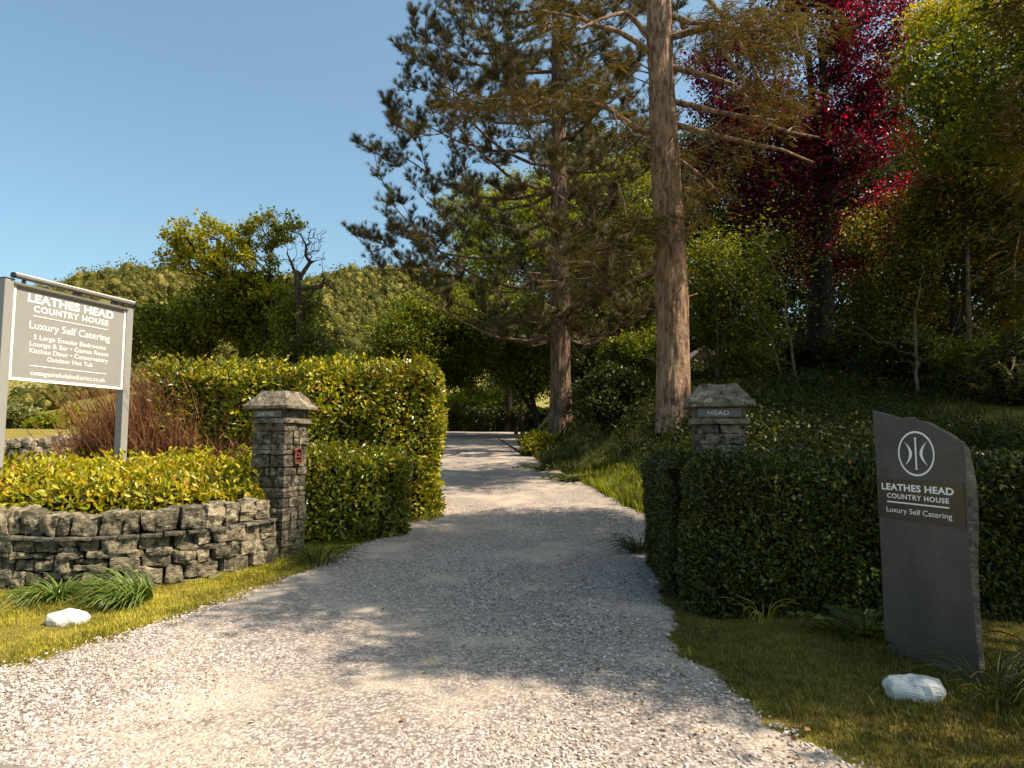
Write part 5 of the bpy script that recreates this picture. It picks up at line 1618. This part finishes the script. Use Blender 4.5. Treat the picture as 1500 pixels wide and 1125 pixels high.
# --- shrubs
def shrub(name, label, px, py, D, rx, ry, mt, n, ls, seed, group=None, clump=.4):
    b = at(px, py, D); k = D / F
    z = float(hgt(b[0], b[1]))
    lobes = [(b[0] - rx * k * .4, b[1], z + ry * k * .8, rx * k * .6, rx * k * .6, ry * k), (b[0] + rx * k * .4, b[1] + .2, z + ry * k * .9, rx * k * .6, rx * k * .6, ry * k), (b[0], b[1] - .2, z + ry * k * 1.1, rx * k * .6, rx * k * .5, ry * k)]
    broadleaf(name, label, (b[0], b[1]), lobes, 45, n, ls, mt, 'dark_bark', .05, group, "shrub", seed, clump, rise=.6, stems=3, tip=.006)
shrub("laurel_bush", "dark rounded evergreen bush between the pine and the tall fir", 900, 600, 19, 55, 42, 'dark', 12000, .10, 101)
shrub("laurel_bush", "lighter leafy bush behind the dark rounded one, right of the pine trunk", 930, 560, 22, 45, 40, 'green', 10000, .11, 102)
shrub("fern_shrub", "sunlit fernlike shrub at the left foot of the pine", 790, 640, 22.5, 26, 17, 'oak', 3500, .10, 103, None, .3)
shrub("wood_edge_shrub", "leafy shrub behind the HEAD pillar cap", 1085, 560, 20, 50, 26, 'green', 9000, .10, 104, "shrubs along the top of the bank")
shrub("wood_edge_shrub", "dark shrub at the foot of the copper beech", 1190, 545, 22, 60, 26, 'dark', 9000, .11, 105, "shrubs along the top of the bank")
shrub("wood_edge_shrub", "broad dark shrub right of the copper beech foot", 1270, 540, 21, 60, 36, 'dark', 10000, .10, 106, "shrubs along the top of the bank")
shrub("wood_edge_shrub", "glossy shrub with flecks of sun behind the slate sign", 1400, 540, 18, 60, 42, 'green', 10000, .09, 107, "shrubs along the top of the bank")
shrub("wood_edge_shrub", "dark shrub at the right edge above the hedge", 1490, 560, 16, 55, 50, 'dark', 10000, .09, 108, "shrubs along the top of the bank")
shrub("wood_edge_shrub", "small dark shrub at the right end of the far hedge", 850, 590, 28, 50, 40, 'dark', 9000, .12, 109, "shrubs along the top of the bank")
shrub("wood_edge_shrub", "tall dark shrub straight behind the top of the slate sign", 1330, 560, 19, 60, 40, 'dark', 10000, .09, 113, "shrubs along the top of the bank")
shrub("wood_edge_shrub", "dark shrub between the tall fir trunk and the first sapling", 1130, 575, 24, 70, 30, 'dark', 9000, .11, 114, "shrubs along the top of the bank")
shrub("field_bush", "bright green round bush in the field under the big sign", 72, 612, 60, 26, 10, 'lime', 3500, .3, 110, "bushes in the field", .7)
shrub("field_bush", "grey-green bush at the left edge under the big sign", 22, 615, 62, 30, 15, 'willow', 3500, .3, 111, "bushes in the field", .7)
shrub("field_bush", "dull green bush right of the bright round one in the field", 108, 612, 66, 26, 12, 'oak', 3500, .3, 112, "bushes in the field", .7)

def undergrowth():
    rng = np.random.default_rng(55); M = Mesh(); n = 9000
    y = 8.6 + 22 * rng.random(n) ** 1.2; x = xr(y) + 1.1 + rng.random(n) * np.interp(y, [8, 30], [9, 15])
    p = np.stack([x, y, hgt(x, y)], -1); d = wob(p, .55, 2)
    k = (d > -.25) & (rng.random(n) < np.clip((x - xr(y) - .8) / 1.6, 0, 1)); p = p[k]; n = len(p); d = d[k]
    h = (.10 + .22 * rng.random(n)) * (1 + .5 * d)
    p[:, 2] += h * .5
    a = rng.random(n) * 6.28
    rt = rot_frames(np.stack([np.cos(a), np.sin(a), 0 * a], -1), np.tile([0, 0, 1.0], (n, 1)))
    for j in range(4):
        k = np.arange(n) % 4 == j
        scatter(M, *tpl_clump(26, .20, rng, .7), p[k], rt[k], (h * 1.3)[k], 0)
    M.build("undergrowth", MT['dark'], kind='stuff', label="dark leafy undergrowth added to darken the shaded bank")  # dark leaves put in so the bank reads as shaded
undergrowth()
# ground-cover plants on the bank: ferns
def fern(name, px, py, D, label, size=.5, mt='bankgrass'):
    p = at(px, py, D); z = float(hgt(p[0], p[1])); M = Mesh()
    rng = np.random.default_rng(int(px))
    tv, tf = tpl_spray(15, rng, .55)
    n = 12; a = np.arange(n) / n * 6.28 + rng.random(n) * .4
    d = np.stack([np.cos(a), np.sin(a), .75 + 0 * a], -1)
    scatter(M, tv, tf, np.tile([p[0], p[1], z], (n, 1)), rot_frames(d, np.tile([0, 0, 1.], (n, 1))), size * (.8 + .4 * rng.random(n)))
    r = thing(name, [p[0], p[1], z], label, "fern", "ferns")
    M.build("fronds", MT[mt], r)
fern("fern", 1265, 870, 5.15, "dark fern at the hedge foot just left of the slate sign", .42)
fern("fern", 800, 690, 18, "fern on the bank at the drive edge, the farther one", .7)
fern("fern", 835, 700, 16, "fern on the bank at the drive edge, the nearer one", .7)

# --- far dry stone wall and glimpse of a house roof
def field_wall():
    pos, tan, L = path_sampler([[-16, 15.2], [-13, 14.6], [-10.8, 14.3], [-8.6, 14.6]])
    M = Mesh(); rnd = random.Random(8)
    root = thing("field_wall", [*pos(L / 2), float(hgt(*pos(L / 2)))], "pale tumbled dry stone wall beyond the low hedge at the left edge", "stone wall")
    for row in range(6):
        s = 0
        while s < L:
            w = rnd.uniform(.16, .42); c = pos(s + w / 2); ax = axes_of(tan(s + w / 2)) @ np.array(Matrix.Rotation(rnd.uniform(-.2, .2), 3, 'Y'))
            z = float(hgt(*c)) + .08 + row * .19 + rnd.uniform(-.03, .03)
            stone(M, [c[0] + ax[0, 1] * rnd.uniform(0, .08), c[1] + ax[1, 1] * rnd.uniform(0, .08), z], [w / 2, .24, .10], ax, .03, .35, 4, 0, rnd.random() * 30)
            s += w
    M.build("stones", MT['drystone'], root)
field_wall()
def house():
    D = 36; k = D / F
    c = at(1035, 545, D); z = float(hgt(c[0], c[1]))
    root = thing("house", [c[0], c[1], z], "small slate-roofed house glimpsed through leaves just right of the tall fir trunk", "house")
    e = at(1035, 536, D)[2]; rz = at(1028, 508, D)[2]
    M = Mesh(); box(M, [c[0] + 1.2, D + 2, (z + e) / 2], [2.6, 2.2, (e - z) / 2]); 
    # gable end facing the viewer
    gx_ = c[0] - .2
    M.add([[gx_ - 1.2, D - .2, e], [gx_ + 1.2, D - .2, e], [gx_, D - .2, rz - .08], [gx_ - 1.2, D + 2, e], [gx_ + 1.2, D + 2, e], [gx_, D + 2, rz - .08]], [[0, 1, 2], [5, 4, 3], [0, 3, 4, 1], [1, 4, 5, 2], [0, 2, 5, 3]])
    M.build("wall", MT['render'], root)
    Rf = Mesh()
    for s in (-1, 1):
        a = np.array([[gx_, D - .45, rz], [gx_ + s * 1.45, D - .45, e - .12], [gx_ + s * 1.45, D + 2.6, e - .12], [gx_, D + 2.6, rz]])
        Rf.add(np.concatenate([a, a - [0, 0, .09]]), [[0, 1, 2, 3], [7, 6, 5, 4], [0, 4, 5, 1], [1, 5, 6, 2], [2, 6, 7, 3], [3, 7, 4, 0]])
    a = np.array([[gx_ + .8, D + .3, e - .1], [gx_ + 4.8, D + .3, e - .1], [gx_ + 4.6, D + 2.2, rz + .1], [gx_ + .6, D + 2.2, rz + .1]])
    Rf.add(np.concatenate([a, a - [0, 0, .09]]), [[0, 1, 2, 3], [7, 6, 5, 4], [0, 4, 5, 1], [1, 5, 6, 2], [2, 6, 7, 3], [3, 7, 4, 0]])
    Rf.build("roof", MT['roof'], root)
    Wn = Mesh(); box(Wn, [gx_, D - .22, e - .35], [.3, .03, .28], None, 0, .005); Wn.build("window", MT['window'], root)
house()

# --- woodland covering the fell: one mass
def far_wood():
    rng = np.random.default_rng(77); M = Mesh()
    n = 26000
    D = 90 + 420 * rng.random(n) ** .8; u = -.95 + 1.25 * rng.random(n)
    x = u * D; y = D
    p = np.stack([x, y, 0 * x], -1)
    d = wob(p, .022, 3)
    el = (hgt(x, y) - 1.5) / D
    keep = (d > -.05 + .3 * (D < 190) * 1.0) 
    keep |= (el > .215)
    keep &= ~((D > 88) & (D < 118) & (u < -.62) & (d < .1))
    x, y = x[keep], y[keep]; n = len(x)
    z = hgt(x, y); s = 1.1 + 1.9 * rng.random(n) ** 2.0
    s *= np.interp(y, [90, 200, 400], [.6, .8, 1.0]) * np.where(rng.random(n) < .12, 1.7, 1)
    a = rng.random(n) * 6.28
    rt = rot_frames(np.stack([np.cos(a), np.sin(a), 0 * a], -1), np.tile([0, 0, 1.0], (n, 1)))
    for j in range(6):
        ed = {}; V = [v for v in ICO_V]; T = []
        def mid_(a, b):
            k = (min(a, b), max(a, b))
            if k not in ed: ed[k] = len(V); q = V[a] + V[b]; V.append(q / np.linalg.norm(q))
            return ed[k]
        for (p_, q_, r_) in ICO_F:
            a_, b_, c_ = mid_(p_, q_), mid_(q_, r_), mid_(r_, p_)
            T += [[p_, a_, c_], [q_, b_, a_], [r_, c_, b_], [a_, b_, c_]]
        tv = np.array(V) * (.82 + .26 * rng.random((len(V), 1))); tv[:, 2] *= 1.1
        cv, cf = tpl_clump(48, .25, rng, 1.2)
        k = np.arange(n) % 6 == j
        S3 = np.stack([s * (.8 + .3 * rng.random(n)), s, s * (.8 + .5 * rng.random(n))], -1)
        scatter(M, tv * .58, {3: T}, np.stack([x, y, z + s * .75], -1)[k], rt[k], S3[k])
        scatter(M, cv, cf, np.stack([x, y, z + s * .75], -1)[k], rt[k], S3[k] * 1.15)
    M.build("far_woodland", MT['farwood'], kind='stuff', label="distant woodland covering the sunlit fellside")
far_wood()

# scattered dry leaves and twigs on the gravel edge
def litter():
    M = Mesh(); n = 90
    y = 3.2 + R.random(n) * 8; x = xl(y) + R.random(n) * (xr(y) - xl(y))
    x = np.where(R.random(n) < .6, xr(y) - np.abs(R.normal(size=n)) * .5, x)
    p = np.stack([x, y, hgt(x, y) + .038], -1); a = R.random(n) * 6.28
    scatter(M, *LEAF, p, rot_frames(np.stack([np.cos(a), np.sin(a), .1 * R.normal(size=n)], -1), np.array([0, 0, 1.0]) + .3 * R.normal(size=(n, 3))), .03 + .03 * R.random(n))
    M.build("leaf_litter", MT['twig'], kind='stuff', label="dry brown leaves scattered on the gravel")
litter()
